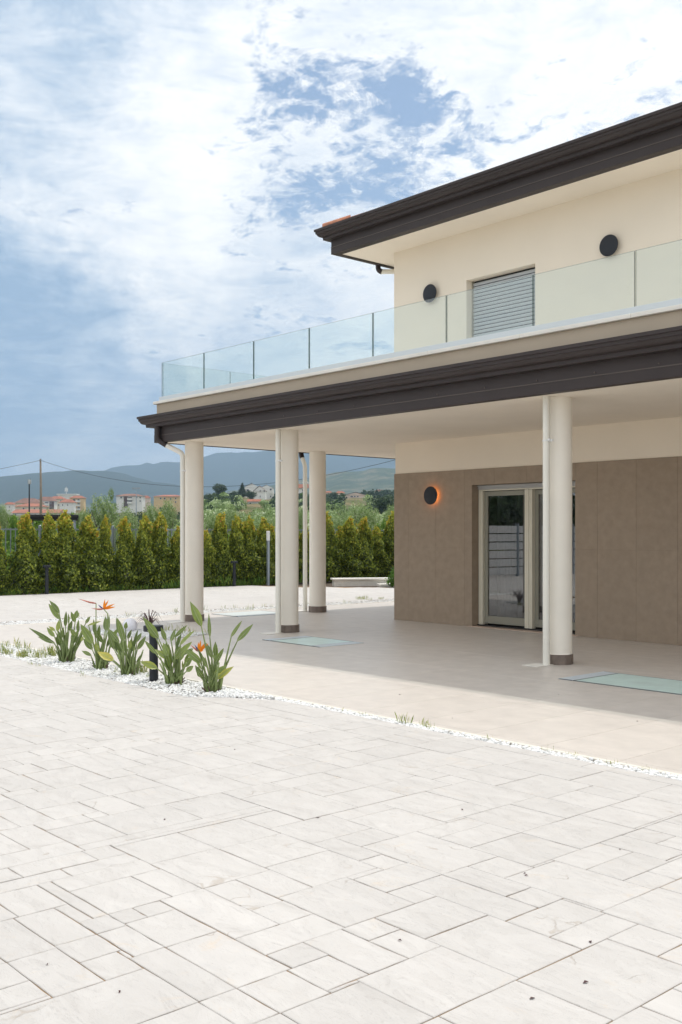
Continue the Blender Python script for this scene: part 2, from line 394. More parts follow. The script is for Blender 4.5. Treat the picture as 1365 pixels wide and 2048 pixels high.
M_slope = field_mat('patchy_slope', [(.30, (.035, .060, .022)), (.5, (.085, .11, .045)), (.62, (.20, .18, .11)), (.75, (.06, .09, .03))], .02)

sheet = MB(); sheet.add([(-9000, -9000, -.3), (9000, -9000, -.3), (9000, 9000, -.3), (-9000, 9000, -.3)], [(0, 1, 2, 3)])
sheet.obj('ground', M_field, kind='structure')
pxs = [-1400+30*i for i in range(136)]
ds = [30, 40, 55, 70, 85, 100, 130, 165, 200, 240, 280, 320, 370, 420, 470, 530, 600, 670, 750, 850, 980, 1150, 1400, 1800]
heightfield('terrain', pxs, ds, lambda x, d: ground_z(x, d) if 30 < d < 1800 else (-.35 if d == 30 else -3), M_field, kind='structure')

def ridge(name, xs, rows, dist, depth, base_row, mat, rough=6.0, seed=0, step=14):
    px = list(range(-1400, 2700, step)); dd = [dist-depth*.9, dist-depth*.65, dist-depth*.42, dist-depth*.25, dist-depth*.12, dist-depth*.05, dist, dist+depth*.15, dist+depth*.5]
    prof = [0, .28, .52, .72, .87, .955, 1.0, .8, 0.0]
    def zf(x, d):
        i = min(range(len(dd)), key=lambda q: abs(dd[q]-d))
        row = float(np.interp(x, xs, rows))
        top = CAMH + (YH-row)*dist/FPX
        n = vnoise(x*.011+seed, i*.35+seed*3, seed)*rough*dist/FPX*(1.0 if i != 6 else .40) + (noise.fractal(Vector((x*.045+seed, seed, 0)), .8, 2.2, 4)*rough*.45*dist/FPX if i == 6 else 0)*(0 if prof[i] == 0 else 1)
        gul = noise.ridged_multi_fractal(Vector((x*.016+seed, i*.5, seed)), .9, 2.1, 4, 1.0, 2.0)-1.2 if 0 < i < 6 else 0
        return -5 + (top+5)*prof[i] + n + gul*rough*.8*dist/FPX
    return heightfield(name, px, dd, zf, mat, kind='structure')
ridge('mountain', [-1400, -700, -300, 0, 85, 150, 215, 260, 300, 420, 700, 2700], [985, 965, 960, 953, 944, 941, 941, 950, 962, 985, 1000, 1010], 3600, 1500, 0, M_forest, 5, 1.3)
ridge('mountain', [-1400, -500, 0, 150, 215, 260, 330, 372, 406, 441, 480, 511, 547, 620, 700, 850, 1300, 2700], [960, 962, 958, 950, 939, 932, 925, 924, 914, 905, 906, 903, 902, 903, 908, 900, 930, 960], 5600, 2300, 0, M_forest, 7, 5.2)
ridge('hillside', [-1400, 350, 420, 500, 560, 620, 660, 711, 764, 800, 900, 1400, 2700], [1010, 1008, 990, 975, 968, 958, 947, 944, 934, 936, 930, 950, 985], 2500, 1100, 0, M_slope, 5, 8.8)

hz = MB(); hz.box(-7900, 1500, -1500, 8900, -1.5, 620)
M_haze = bpy.data.materials.new('haze_air'); M_haze.use_nodes = True; t = NT(M_haze.node_tree)
pv = t.new('ShaderNodeVolumePrincipled', ins={'Color': (.52, .735, .99, 1), 'Density': 2.05e-4, 'Anisotropy': 0.1})
t.new('ShaderNodeOutputMaterial', ins={'Volume': pv.outputs[0]})
hz.obj('haze', M_haze, kind='stuff')

# ------------------------------------------------------------------ foliage builders
def leaf_mesh(name, P, N, L, W, tint, mat, up=None):
    """P centres, N normals; each leaf a folded diamond of two triangles"""
    n = len(P); rnd = NR.normal(size=(n, 3)); T = rnd if up is None else rnd*(1-up) + np.array([0, 0, 1.0])*up*2
    N = N/np.maximum(np.linalg.norm(N, axis=1, keepdims=True), 1e-6)
    T = T - N*np.sum(T*N, 1, keepdims=True); T /= np.maximum(np.linalg.norm(T, axis=1, keepdims=True), 1e-6); B = np.cross(N, T)
    L = np.asarray(L).reshape(-1, 1)*.5; W = np.asarray(W).reshape(-1, 1)*.5
    v = np.stack([P-T*L, P+B*W+N*W*.35, P+T*L, P-B*W+N*W*.35], 1).reshape(-1, 3)
    me = bpy.data.meshes.new(name); me.vertices.add(4*n); me.vertices.foreach_set('co', v.ravel())
    i = np.arange(n)*4; tri = np.stack([i, i+1, i+2, i, i+2, i+3], 1).ravel()
    me.loops.add(6*n); me.loops.foreach_set('vertex_index', tri.astype(np.int32))
    me.polygons.add(2*n); me.polygons.foreach_set('loop_start', (np.arange(2*n)*3).astype(np.int32)); me.polygons.foreach_set('loop_total', np.full(2*n, 3, np.int32))
    me.materials.append(mat); me.update(); me.validate()
    a = me.attributes.new('tint', 'FLOAT', 'FACE'); a.data.foreach_set('value', np.repeat(np.clip(tint, 0, 1), 2).astype(np.float32)); return me
def sph(n):
    d = NR.normal(size=(n, 3)); return d/np.linalg.norm(d, axis=1, keepdims=True)

def hedge_mesh(k, h=1.78, n=6800):
    z = NR.uniform(.0, 1.0, n)**.92; a = NR.uniform(0, 2*np.pi, n)
    prof = np.interp(z, [0, .08, .3, .50, .70, .90, 1], [.32, .39, .38, .30, .21, .15, .05])
    ph = NR.uniform(0, 6, 6)
    lump = 1.0 + .20*np.sin(3*a+ph[0]+z*7) + .14*np.sin(5*a+ph[1]-z*13) + .12*np.sin(2*a+ph[2]+z*23) + .10*np.sin(z*31+ph[3]+a)
    r = prof*lump*NR.uniform(.60, 1.0, n)**.5 * (1+.10*NR.normal(size=n))
    P = np.stack([r*np.cos(a), r*np.sin(a), z*h*(1+.015*NR.normal(size=n))], 1); P[:, 0] += .05*np.sin(z*5+ph[4]); P[:, 1] += .05*np.sin(z*4+ph[5])
    N = np.stack([np.cos(a), np.sin(a), np.full(n, .5)], 1) + .8*NR.normal(size=(n, 3))
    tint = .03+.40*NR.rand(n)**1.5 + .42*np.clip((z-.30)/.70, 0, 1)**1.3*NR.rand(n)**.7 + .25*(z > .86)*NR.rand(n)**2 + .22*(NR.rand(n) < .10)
    m = 500; si = NR.randint(0, 12, m); ang = NR.uniform(0, 6.28, 12); rad = NR.uniform(.02, .20, 12); hz_ = np.interp(rad, [0, .2], [h*.97, h*.78])+NR.uniform(-.04, .05, 12)
    tz = NR.rand(m)*NR.uniform(.10, .26, 12)[si]; SP = np.stack([rad[si]*np.cos(ang[si])*(1+tz)+NR.normal(size=m)*.018, rad[si]*np.sin(ang[si])*(1+tz)+NR.normal(size=m)*.018, hz_[si]+tz], 1)
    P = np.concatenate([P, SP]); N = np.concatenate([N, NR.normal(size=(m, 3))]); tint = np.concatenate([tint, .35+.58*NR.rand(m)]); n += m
    sz = NR.uniform(.052, .098, n)
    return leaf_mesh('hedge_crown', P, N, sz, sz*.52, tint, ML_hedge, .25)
def crown_mesh(name, blobs, n, leaf, mat, t0=.1, t1=.9, up=0.0, fill=.45):
    vol = np.array([b[3]*b[4]*b[5] for b in blobs])**.72; idx = NR.choice(len(blobs), n, p=vol/vol.sum()); B = np.array(blobs)[idx]
    d = sph(n); rr = fill+(1-fill)*NR.rand(n)**.6; wob = 1+.14*np.sin(d[:, 0]*7+B[:, 0]*5)+.14*np.sin(d[:, 1]*8+B[:, 1]*6+d[:, 2]*5)
    P = B[:, :3] + d*B[:, 3:6]*(rr*wob)[:, None]
    N = d + .7*NR.normal(size=(n, 3)); sz = leaf*NR.uniform(.6, 1.4, n)
    tint = t0+(t1-t0)*(.55*NR.rand(n)+.45*np.sin(P[:, 0]*4+P[:, 2]*3+P[:, 1]*2)**2)
    return leaf_mesh(name, P, N, sz, sz*.45, tint, mat, up)
def rblobs(n, w, h0, h1, s, seed):
    q = random.Random(seed); out = []
    for _ in range(n):
        a = q.uniform(0, 6.28); r = w*q.random()**.6; zc = q.uniform(h0, h1); e = 1-abs((zc-(h0+h1)/2)/((h1-h0)/2+.01))*.35
        out.append((r*math.cos(a)*e, r*math.sin(a)*e, zc, s*q.uniform(.7, 1.3), s*q.uniform(.7, 1.3), s*q.uniform(.6, 1.1)))
    return out
def trunk_mesh(h, r, w, seed, nb=5):
    q = random.Random(seed); mb = MB(); top = h*.45
    mb.tube([(0, 0, -.2), (q.uniform(-.1, .1)*w, q.uniform(-.1, .1)*w, top*.5), (q.uniform(-.15, .15)*w, q.uniform(-.15, .15)*w, top)], [r*1.25, r, r*.8], 8)
    for i in range(nb):
        a = 6.28*i/nb+q.uniform(-.5, .5); l = w*q.uniform(.5, .85)
        mb.tube([(0, 0, top*.85), (l*.5*math.cos(a), l*.5*math.sin(a), top+(h-top)*.35), (l*math.cos(a), l*math.sin(a), top+(h-top)*q.uniform(.55, .85))], [r*.55, r*.35, r*.12], 6)
    return mb.mesh('trunk', M_bark, True)

# ------------------------------------------------------------------ near ground: soil, paving, gravel
sb = MB(); sb.box(-60, 14, -24, 60, -.9, -.045); sb.obj('soil', M_soil, kind='structure')
pv_e = empty('paving', kind='structure')
slab = MB()
slab.box(-22.5, 8, -16, 4.86, -.25, -.0048); slab.box(-22.5, -15.86, 4.86, 16.6, -.25, -.0048)
slab.add([(-22.5, 16.6, -.0048), (-15.86, 16.6, -.0048), (-15.86, 21.4, -.0048), (-18.6, 19.4, -.0048), (-20.4, 17.75, -.0048)], [(0, 1, 2, 3, 4)])
slab.add([(-15.86, 21.4, -.0049), (-15.86, 16.6, -.0049), (-15.2, 16.6, -.0049), (-12, 20, -.0049), (-12, 23.4, -.0049)], [(0, 1, 2, 3, 4)])
slab.obj('joint_bed', M_joint, pv_e)

RECTS = [(-2.39,-2.055,2.175,2.556),(-2.055,-1.71,2.556,3.06),(-2.48,-2.065,2.58,2.91),(-2.745,-2.48,2.576,2.91),(-2.89,-2.40,2.92,3.13),(-2.40,-2.20,2.92,3.265),(-2.20,-2.065,2.92,3.265),(-2.065,-1.86,3.06,3.265),(-1.86,-1.62,3.06,3.265),(-2.215,-1.70,3.265,3.66),(-2.705,-2.215,3.28,3.63),
(-2.90,-2.705,3.28,3.48),(-2.89,-2.56,3.13,3.28),(-2.56,-2.40,3.13,3.28),(-2.89,-2.75,2.79,2.92),(-3.09,-2.89,2.79,3.13),(-3.13,-2.745,2.43,2.79),(-2.745,-2.60,2.43,2.576),(-2.60,-2.40,2.42,2.576),(-2.735,-2.40,2.235,2.425),(-2.60,-2.40,2.06,2.235),(-2.735,-2.60,2.075,2.24),(-2.597,-2.39,1.868,2.06),(-2.39,-2.055,1.87,2.175),(-2.055,-1.71,2.208,2.556),(-2.055,-1.71,1.9,2.205),
(-1.708,-1.3,2.70,2.89),(-1.708,-1.25,2.35,2.70),(-3.013,-2.597,1.87,2.077),(-2.925,-2.74,2.08,2.43),(-3.43,-2.925,2.08,2.285),(-3.43,-3.10,2.286,2.434),(-3.10,-2.925,2.286,2.43),(-3.288,-3.013,1.868,2.08),(-3.43,-3.29,1.868,1.97),(-3.43,-3.29,1.97,2.08),(-3.735,-3.43,1.868,2.138),(-3.74,-3.435,2.14,2.285),(-3.725,-3.43,1.797,1.866),(-3.43,-3.29,1.735,1.866),(-3.61,-3.283,1.585,1.79),(-3.9,-3.61,1.6,1.797),
(-3.28,-3.10,1.584,1.735),(-3.10,-2.925,1.584,1.73),(-3.28,-3.013,1.738,1.868),(-3.013,-2.597,1.73,1.868),(-3.27,-2.925,1.39,1.58),(-2.925,-2.6,1.2,1.73),(-3.61,-3.27,1.39,1.582),(-2.597,-2.39,1.72,1.866),(-2.39,-2.055,1.5,1.866),(-2.60,-2.39,1.4,1.72),
(-3.06,-2.71,3.48,3.84),(-3.06,-2.72,3.84,4.3),(-3.4,-2.9,3.13,3.49),(-3.39,-3.25,3.49,3.85),(-3.25,-3.06,3.49,3.85),(-3.39,-3.06,3.85,4.21),(-3.9,-3.42,4.06,4.4),(-3.87,-3.58,3.71,4.06),(-3.76,-3.4,3.35,3.7),(-3.58,-3.42,3.7,4.06),(-2.71,-2.37,3.98,4.17),(-2.71,-2.55,3.63,3.98),(-2.55,-2.35,3.63,3.98),
(-3.26,-3.09,2.98,3.13),(-3.25,-3.09,2.78,2.98),(-3.59,-3.4,3.13,3.35),(-4.06,-3.9,4.28,4.44),(-4.26,-4.06,4.3,4.43),(-4.17,-3.9,3.92,4.28),(-4.6,-4.17,3.91,4.28),(-4.61,-4.26,4.28,4.79),(-3.72,-3.35,4.43,4.86),(-3.06,-2.73,4.3,4.55),
(-5.1,-4.64,3.06,3.42),(-4.61,-4.27,2.85,3.2),(-4.44,-3.96,3.2,3.57),(-4.59,-4.27,2.42,2.85),(-4.58,-4.27,2.15,2.42),(-4.95,-4.61,2.51,2.71),(-5.3,-4.96,2.27,2.7),(-5.69,-5.31,2.56,2.9),(-3.89,-3.59,2.98,3.35),(-4.13,-3.82,2.29,2.63),(-5.59,-5.11,3.44,3.74)]
def layout(x0, x1, y0, y1, g, fixed, seed, poly=None):
    """ashlar of mixed rectangles on a fine grid; returns rects"""
    q = random.Random(seed); nx, ny = int(round((x1-x0)/g)), int(round((y1-y0)/g)); occ = np.zeros((nx, ny), bool); out = []
    for r in fixed:
        a, b, c, d = int(round((r[0]-x0)/g)), int(round((r[1]-x0)/g)), int(round((r[2]-y0)/g)), int(round((r[3]-y0)/g))
        a = max(a, 0); c = max(c, 0); b = min(b, nx); d = min(d, ny)
        sub = occ[a:b, c:d]
        if sub.any():      # trim overlaps of a cell or two
            while b-a > 2 and occ[a, c:d].mean() > .5: a += 1
            while b-a > 2 and occ[b-1, c:d].mean() > .5: b -= 1
            while d-c > 2 and occ[a:b, c].mean() > .5: c += 1
            while d-c > 2 and occ[a:b, d-1].mean() > .5: d -= 1
            if occ[a:b, c:d].any(): continue
        if b-a < 2 or d-c < 2: continue
        occ[a:b, c:d] = True; out.append([a, b, c, d])
    for rr in out:      # close hairline gaps between neighbours
        for side in range(4):
            for grow in range(4):
                a, b, c, d = rr
                def strip(k):
                    if side == 0: return occ[a-1-k:a-k, c:d] if a-1-k >= 0 else None
                    if side == 1: return occ[b+k:b+k+1, c:d] if b+k < nx else None
                    if side == 2: return occ[a:b, c-1-k:c-k] if c-1-k >= 0 else None
                    return occ[a:b, d+k:d+k+1] if d+k < ny else None
                s0 = strip(0)
                if s0 is None or s0.any(): break
                near_ = any((strip(k) is not None and strip(k).mean() > .3) for k in (1, 2, 3))
                if not near_: break
                if side == 0: rr[0] -= 1
                if side == 1: rr[1] += 1
                if side == 2: rr[2] -= 1
                if side == 3: rr[3] += 1
                occ[rr[0]:rr[1], rr[2]:rr[3]] = True
    sizes = [(.34, .34), (.34, .50), (.50, .34), (.34, .18), (.18, .34), (.18, .18), (.50, .18), (.34, .34), (.44, .36), (.26, .34), (.34, .26)]
    for j in range(ny):
        i = 0
        while i < nx:
            if occ[i, j]: i += 1; continue
            ww, hh = q.choice(sizes); w_, h_ = int(ww/g), int(hh/g)
            e = i
            while e < nx and not occ[e, j] and e-i < w_+int(.1/g): e += 1
            run = e-i
            w_ = run if run <= w_+int(.08/g) else w_
            k = j
            while k < ny and not occ[i:i+w_, k].any() and k-j < h_+int(.08/g): k += 1
            h_ = (k-j) if (k-j) <= h_+int(.06/g) else h_
            h_ = max(h_, 1)
            occ[i:i+w_, j:j+h_] = True; out.append([i, i+w_, j, j+h_]); i += w_
    lim = int(.11/g); key = {tuple(r): 1 for r in out}; res = [tuple(r) for r in out]; changed = True; it = 0
    while changed and it < 6:
        changed = False; it += 1; alive = set(res)
        L_ = {(r[1], r[2], r[3]): r for r in alive}; R_ = {(r[0], r[2], r[3]): r for r in alive}; T_ = {(r[3], r[0], r[1]): r for r in alive}; B_ = {(r[2], r[0], r[1]): r for r in alive}
        for r in list(res):
            if r not in alive or (r[1]-r[0] >= lim and r[3]-r[2] >= lim): continue
            cand = [L_.get((r[0], r[2], r[3])), R_.get((r[1], r[2], r[3])), T_.get((r[2], r[0], r[1])), B_.get((r[3], r[0], r[1]))]
            cand = [c for c in cand if c in alive and c != r]
            if not cand: continue
            c = min(cand, key=lambda z: (z[1]-z[0])*(z[3]-z[2])); alive.discard(c); alive.discard(r)
            alive.add((min(r[0], c[0]), max(r[1], c[1]), min(r[2], c[2]), max(r[3], c[3]))); changed = True
        res = sorted(alive)
    return [(x0+r[0]*g, x0+r[1]*g, y0+r[2]*g, y0+r[3]*g) for r in res]
def stone_geo(mb, x0, x1, y0, y1, q, tints, ox=0, oy=0, sub=3, gap=.0020):
    x0 += gap*q.uniform(.6, 1.5); x1 -= gap*q.uniform(.6, 1.5); y0 += gap*q.uniform(.6, 1.5); y1 -= gap*q.uniform(.6, 1.5)
    c = .0028; zt = q.uniform(-.0010, .0008); j = .0024
    def ringp(ins, z, jit):
        P = []
        for (ax, ay, bx, by) in ((x0, y0, x1, y0), (x1, y0, x1, y1), (x1, y1, x0, y1), (x0, y1, x0, y0)):
            for k in range(sub):
                t_ = k/sub; P.append([ax+(bx-ax)*t_, ay+(by-ay)*t_])
        out = []
        for (u, v), (ja, jb) in zip(P, jit):
            u = min(max(u+ja, x0-.001), x1+.001); v = min(max(v+jb, y0-.001), y1+.001)
            cx_, cy_ = (x0+x1)/2, (y0+y1)/2
            out.append((u+(ins if u < cx_ else -ins)-ox, v+(ins if v < cy_ else -ins)-oy, z))
        return out
    jit = [(q.uniform(-j, j), q.uniform(-j, j)) for _ in range(4*sub)]
    b0 = ringp(0, -.009, jit); b1 = ringp(0, zt-c*.8, jit); b2 = ringp(c, zt, jit); n = 4*sub
    fs = []
    for a in (0, 1):
        for i in range(n): k = (i+1) % n; fs.append((a*n+i, a*n+k, (a+1)*n+k, (a+1)*n+i))
    fs.append(tuple(2*n+i for i in range(n))); mb.add(b0+b1+b2, fs); tints += [q.random()]*0 or []
    return len(fs)
def set_tint(me, vals):
    a = me.attributes.new('tint', 'FLOAT', 'FACE'); a.data.foreach_set('value', np.asarray(vals, np.float32))

def seen_size(r):
    p = Vector(((r[0]+r[1])/2, (r[2]+r[3])/2, 0)) - CAMP; d = p.dot(F)
    if d < 1.0: return -1
    x = CX+FPX*p.dot(R)/d; y = YH-FPX*p.z/d
    if x < -60 or x > 1425 or y > 2110: return -1
    return (r[1]-r[0])*(r[3]-r[2])/d**3
FR = layout(-22.5, 8.0, -10.0, 4.86, .02, RECTS, 5)
LR = layout(-22.5, -15.86, 4.86, 16.6, .02, [], 9)
def in_poly(r):
    x = (r[0]+r[1])/2; y = r[3]; yb = float(np.interp(x, [-22.5, -20.4, -18.6, -15.86, -12], [16.6, 17.7, 19.3, 21.3, 23.2])); return y < yb
BR = [r for r in layout(-22.5, -12.0, 16.6, 23.4, .02, [], 11) if in_poly(r)]
allr = sorted(FR+LR+BR, key=seen_size, reverse=True)
near = allr[:295]; rest = allr[295:]
q = random.Random(3)
for r in near:
    mb = MB(); cx_, cy_ = (r[0]+r[1])/2, (r[2]+r[3])/2
    nf = stone_geo(mb, *r, q, [], cx_, cy_); me = mb.mesh('paving_stone', M_stone); set_tint(me, [q.random()]*nf)
    link('paving_stone', me, pv_e, (cx_, cy_, 0))
mb = MB(); tv = []
for r in rest:
    if seen_size(r) < 0 and not (-13 < r[0] < 3 and -4 < r[2]): 
        x0, x1, y0, y1 = r; g_ = .003
        mb.add([(x0+g_, y0+g_, 0), (x1-g_, y0+g_, 0), (x1-g_, y1-g_, 0), (x0+g_, y1-g_, 0)], [(0, 1, 2, 3)]); tv.append(q.random()); continue
    tv += [q.random()]*stone_geo(mb, *r, q, [], sub=1)
me = mb.mesh('distant_paving_stones', M_stone_far); set_tint(me, tv); link('distant_paving_stones', me, pv_e, kind='stuff')

# terrace floor of porcelain tiles
te = empty('terrace_floor', kind='structure')
tb = MB(); tb.box(-15.18, 4.0, 5.47, 11.78, -.3, -.004); tb.box(-15.18, -11.98, 11.78, 20.0, -.3, -.0042); tb.obj('grout_bed', M_grout, te)
xs = [-5.41+.6*k for k in range(-18, 17)]; ys = [5.55+1.2*k for k in range(-1, 13)]
cache = {}
HOLES = [(-10.87, -9.68, 8.19, 8.94), (-6.04, -3.90, 8.16, 8.925)]
for xa in xs:
    for ya in ys:
        x0, x1, y0, y1 = max(xa, -15.18), min(xa+.6, 4.0), max(ya, 5.47), min(ya+1.2, 11.76)
        if xa+.6 <= -12.0+.3 and ya > 9: y1 = min(ya+1.2, 20.0); x1 = min(x1, -11.985) if y1 > 11.76 and y0 > 11.7 else x1
        if x1-x0 < .03 or y1-y0 < .03: continue
        g_ = .0024; k = (round(x1-x0, 3), round(y1-y0, 3))
        if k not in cache:
            m_ = MB(); m_.box(g_, k[0]-g_, g_, k[1]-g_, -.006, 0, .0012); cache[k] = m_.mesh('floor_tile', M_floor)
        o = link('floor_tile', cache[k], te, (x0, y0, 0))
cb = MB()
for i in range(12):
    cb.box(-15.18+1.6*i+.002, -15.18+1.6*(i+1)-.002, 5.435, 5.467, -.2, .004, .003)
for i in range(9): cb.box(-15.215, -15.183, 5.435+1.6*i+.002, 5.435+1.6*(i+1)-.002, -.2, .004, .003)
cb.obj('edging', M_curb, te)

def pebbles(name, regions, size, seed, mat=M_pebble, dens=1.0, lift=.0):
    """regions: list of (polygon fn, x0,x1,y0,y1,count); each pebble a squashed jittered octahedron-like lump"""
    rs = np.random.RandomState(seed); base = []
    ico = [(0, 0, 1), (.89, 0, .45), (.28, .85, .45), (-.72, .53, .45), (-.72, -.53, .45), (.28, -.85, .45), (.72, .53, -.45), (-.28, .85, -.45), (-.89, 0, -.45), (-.28, -.85, -.45), (.72, -.53, -.45), (0, 0, -1)]
    tri = [(0, 1, 2), (0, 2, 3), (0, 3, 4), (0, 4, 5), (0, 5, 1), (1, 6, 2), (2, 6, 7), (2, 7, 3), (3, 7, 8), (3, 8, 4), (4, 8, 9), (4, 9, 5), (5, 9, 10), (5, 10, 1), (1, 10, 6), (11, 7, 6), (11, 8, 7), (11, 9, 8), (11, 10, 9), (11, 6, 10)]
    V = []; 
    for (fn, x0, x1, y0, y1, n) in regions:
        X = rs.uniform(x0, x1, n); Y = rs.uniform(y0, y1, n); ok = np.array([fn(a, b) for a, b in zip(X, Y)]) if fn else np.ones(n, bool)
        X = X[ok]; Y = Y[ok]; m = len(X); I = np.array(ico)[None]*rs.uniform(.75, 1.25, (m, 12, 1))
        s = size*rs.uniform(.55, 1.25, (m, 1))*np.stack([rs.uniform(.8, 1.3, m), rs.uniform(.7, 1.1, m), rs.uniform(.5, .85, m)], 1)
        P = I*s[:, None, :]; a = rs.uniform(0, 6.28, m); c, s_ = np.cos(a)[:, None], np.sin(a)[:, None]
        Q = P.copy(); Q[..., 0] = P[..., 0]*c-P[..., 1]*s_; Q[..., 1] = P[..., 0]*s_+P[..., 1]*c
        Q[..., 0] += X[:, None]; Q[..., 1] += Y[:, None]; Q[..., 2] += (rs.uniform(-.024, -.001, m)+lift+(.022 if (fn and x0 == -7.5) else 0))[:, None]; V.append(Q.reshape(-1, 3))
    V = np.concatenate(V); m = len(V)//12; T = (np.array(tri)[None]+12*np.arange(m)[:, None, None]).reshape(-1, 3)
    me = bpy.data.meshes.new(name); me.vertices.add(len(V)); me.vertices.foreach_set('co', V.ravel()); me.loops.add(T.size); me.loops.foreach_set('vertex_index', T.ravel().astype(np.int32))
    me.polygons.add(len(T)); me.polygons.foreach_set('loop_start', (np.arange(len(T))*3).astype(np.int32)); me.polygons.foreach_set('loop_total', np.full(len(T), 3, np.int32))
    me.materials.append(mat); me.update(); return link(name, me, kind='stuff')
def bed_fn(x, y):
    f = float(np.interp(x, [-14, -7.5, -7.3, -6.9], [4.85, 4.86, 5.05, 5.30])); return f+.015*math.sin(x*9) < y < 5.43
gb = MB(); gb.box(-22.4, 4, 4.80, 5.434, -.2, -.034); gb.obj('gravel_bed_base', M_joint, kind='structure')
# paving also fills the band between the slab and the narrow strip at the right
band = [r for r in layout(-7.5, 8.0, 4.86, 5.34, .02, [], 21)]
mb = MB(); tv = []
for r in band: tv += [q.random()]*stone_geo(mb, *r, q, [], sub=2)
bb = MB(); bb.box(-7.5, 8, 4.861, 5.335, -.2, -.0051); bb.obj('joint_bed', M_joint, pv_e)
me = mb.mesh('border_paving_stones', M_stone); set_tint(me, tv); link('border_paving_stones', me, pv_e, kind='stuff')
PEB_HI = (-7.5, -6.9)
pebbles('white_gravel', [(bed_fn, -13.4, -6.9, 4.65, 5.435, 15000), (None, -7.0, 0.5, 5.335, 5.432, 4300), (lambda x, y: y > 4.9+(x+7.5)*.75+.02*math.sin(x*31) and y < 5.34, -7.5, -6.9, 4.86, 5.34, 1500), (None, -15.84, -15.23, 4.9, 12.6, 9000), (None, -15.84, -15.23, 12.6, 20, 7000)], .0155, 4)
gb = MB(); gb.box(-15.86, -15.216, 4.86, 20, -.2, -.034); gb.obj('gravel_bed_base', M_joint, kind='structure')
TRI = [(-13.25, 6.80), (-11.75, 7.30), (-12.0, 8.12), (-13.45, 7.55)]
def tri_fn(x, y):
    s = 0
    for (a, b), (c, d) in zip(TRI, TRI[1:]+TRI[:1]): s += 1 if (c-a)*(y-b)-(d-b)*(x-a) > 0 else 0
    return s == 4
tb = MB(); tb.add([(x, y, .004) for x, y in TRI], [(0, 1, 2, 3)]); tb.obj('island_bed', M_pebble, kind='structure')
pebbles('island_gravel', [(tri_fn, -13.5, -11.7, 6.8, 8.15, 4500)], .016, 6, lift=.022)

# ------------------------------------------------------------------ house
H = empty('house', (-12.0, 11.76, 0), label='modern two storey villa with taupe tiled ground floor and dark metal eaves', cat='house')
def hp(mb, name, mats, parent=H, **k):
    o = mb.obj(name, mats, parent, **k); 
    if parent is H: o.location = (12.0, -11.76, 0)
    return o
XR = 3.0
# ground-floor wall body (with door opening), plaster face at y=11.775
DX0, DX1, DZ1 = -10.32, -8.41, 2.17
b = MB()
b.box(-11.985, DX0, 11.775, 12.15, -.1, 3.5); b.box(DX1, XR, 11.775, 12.15, -.1, 3.5); b.box(DX0, DX1, 11.775, 12.15, DZ1, 3.5)
b.box(-11.985, -11.6, 12.15, 20, -.1, 3.5); b.box(-11.6, XR, 19.8, 20, -.1, 3.5)
hp(b, 'ground_floor_wall', M_plaster)
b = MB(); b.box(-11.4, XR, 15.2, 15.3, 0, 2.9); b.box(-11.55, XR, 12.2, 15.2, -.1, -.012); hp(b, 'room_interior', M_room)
tile_cache = {}
def rect_sub(r, h):
    x0, x1, z0, z1 = r; a, b_, c, d = h
    if x1 <= a or x0 >= b_ or z1 <= c or z0 >= d: return [r]
    o = []
    if x0 < a: o.append((x0, a, z0, z1))
    if x1 > b_: o.append((b_, x1, z0, z1))
    if z1 > d: o.append((max(x0, a), min(x1, b_), d, z1))
    return o
for k in range(-9, 17):
    xa = -6.86+.6*k
    for z0, z1 in ((0.0, 1.2), (1.2, 2.4)):
        rr = (max(xa, -12.0), min(xa+.6, XR), z0, z1)
        if rr[1]-rr[0] < .02: continue
        for (a, c, d, e) in rect_sub(rr, (DX0, DX1, -.1, DZ1)):
            g_ = .0009; key = (round(c-a, 3), round(e-d, 3))
            if key not in tile_cache:
                m_ = MB(); m_.box(g_, key[0]-g_, 0, .014, g_, key[1]-g_, .0008); tile_cache[key] = m_.mesh('wall_tile', M_walltile)
            o = link('wall_tile', tile_cache[key], H, (a+12, 0, d))
gr = MB(); gr.box(-11.99, DX0-.002, 11.768, 11.7745, 0, 2.398); gr.box(DX1+.002, XR, 11.768, 11.7745, 0, 2.398); gr.box(DX0-.002, DX1+.002, 11.768, 11.7745, DZ1+.002, 2.398); hp(gr, 'tile_backing', M_tilegrout)
m_ = MB(); m_.box(0, .014, .0009, .5991, .0009, 1.1991, .0012); sm = m_.mesh('wall_tile', M_walltile)
for k in range(13):
    for z0 in (0, 1.2): link('wall_tile', sm, H, (0, .016+.6*k, z0))
# reveals of tile in the door opening
rv = MB(); rv.box(DX0-.001, DX0+.012, 11.762, 11.94, 0, DZ1-.013); rv.box(DX1-.012, DX1+.001, 11.762, 11.94, 0, DZ1-.013); rv.box(DX0+.0, DX1, 11.762, 11.94, DZ1-.012, DZ1+.001); hp(rv, 'door_reveal', M_walltile)
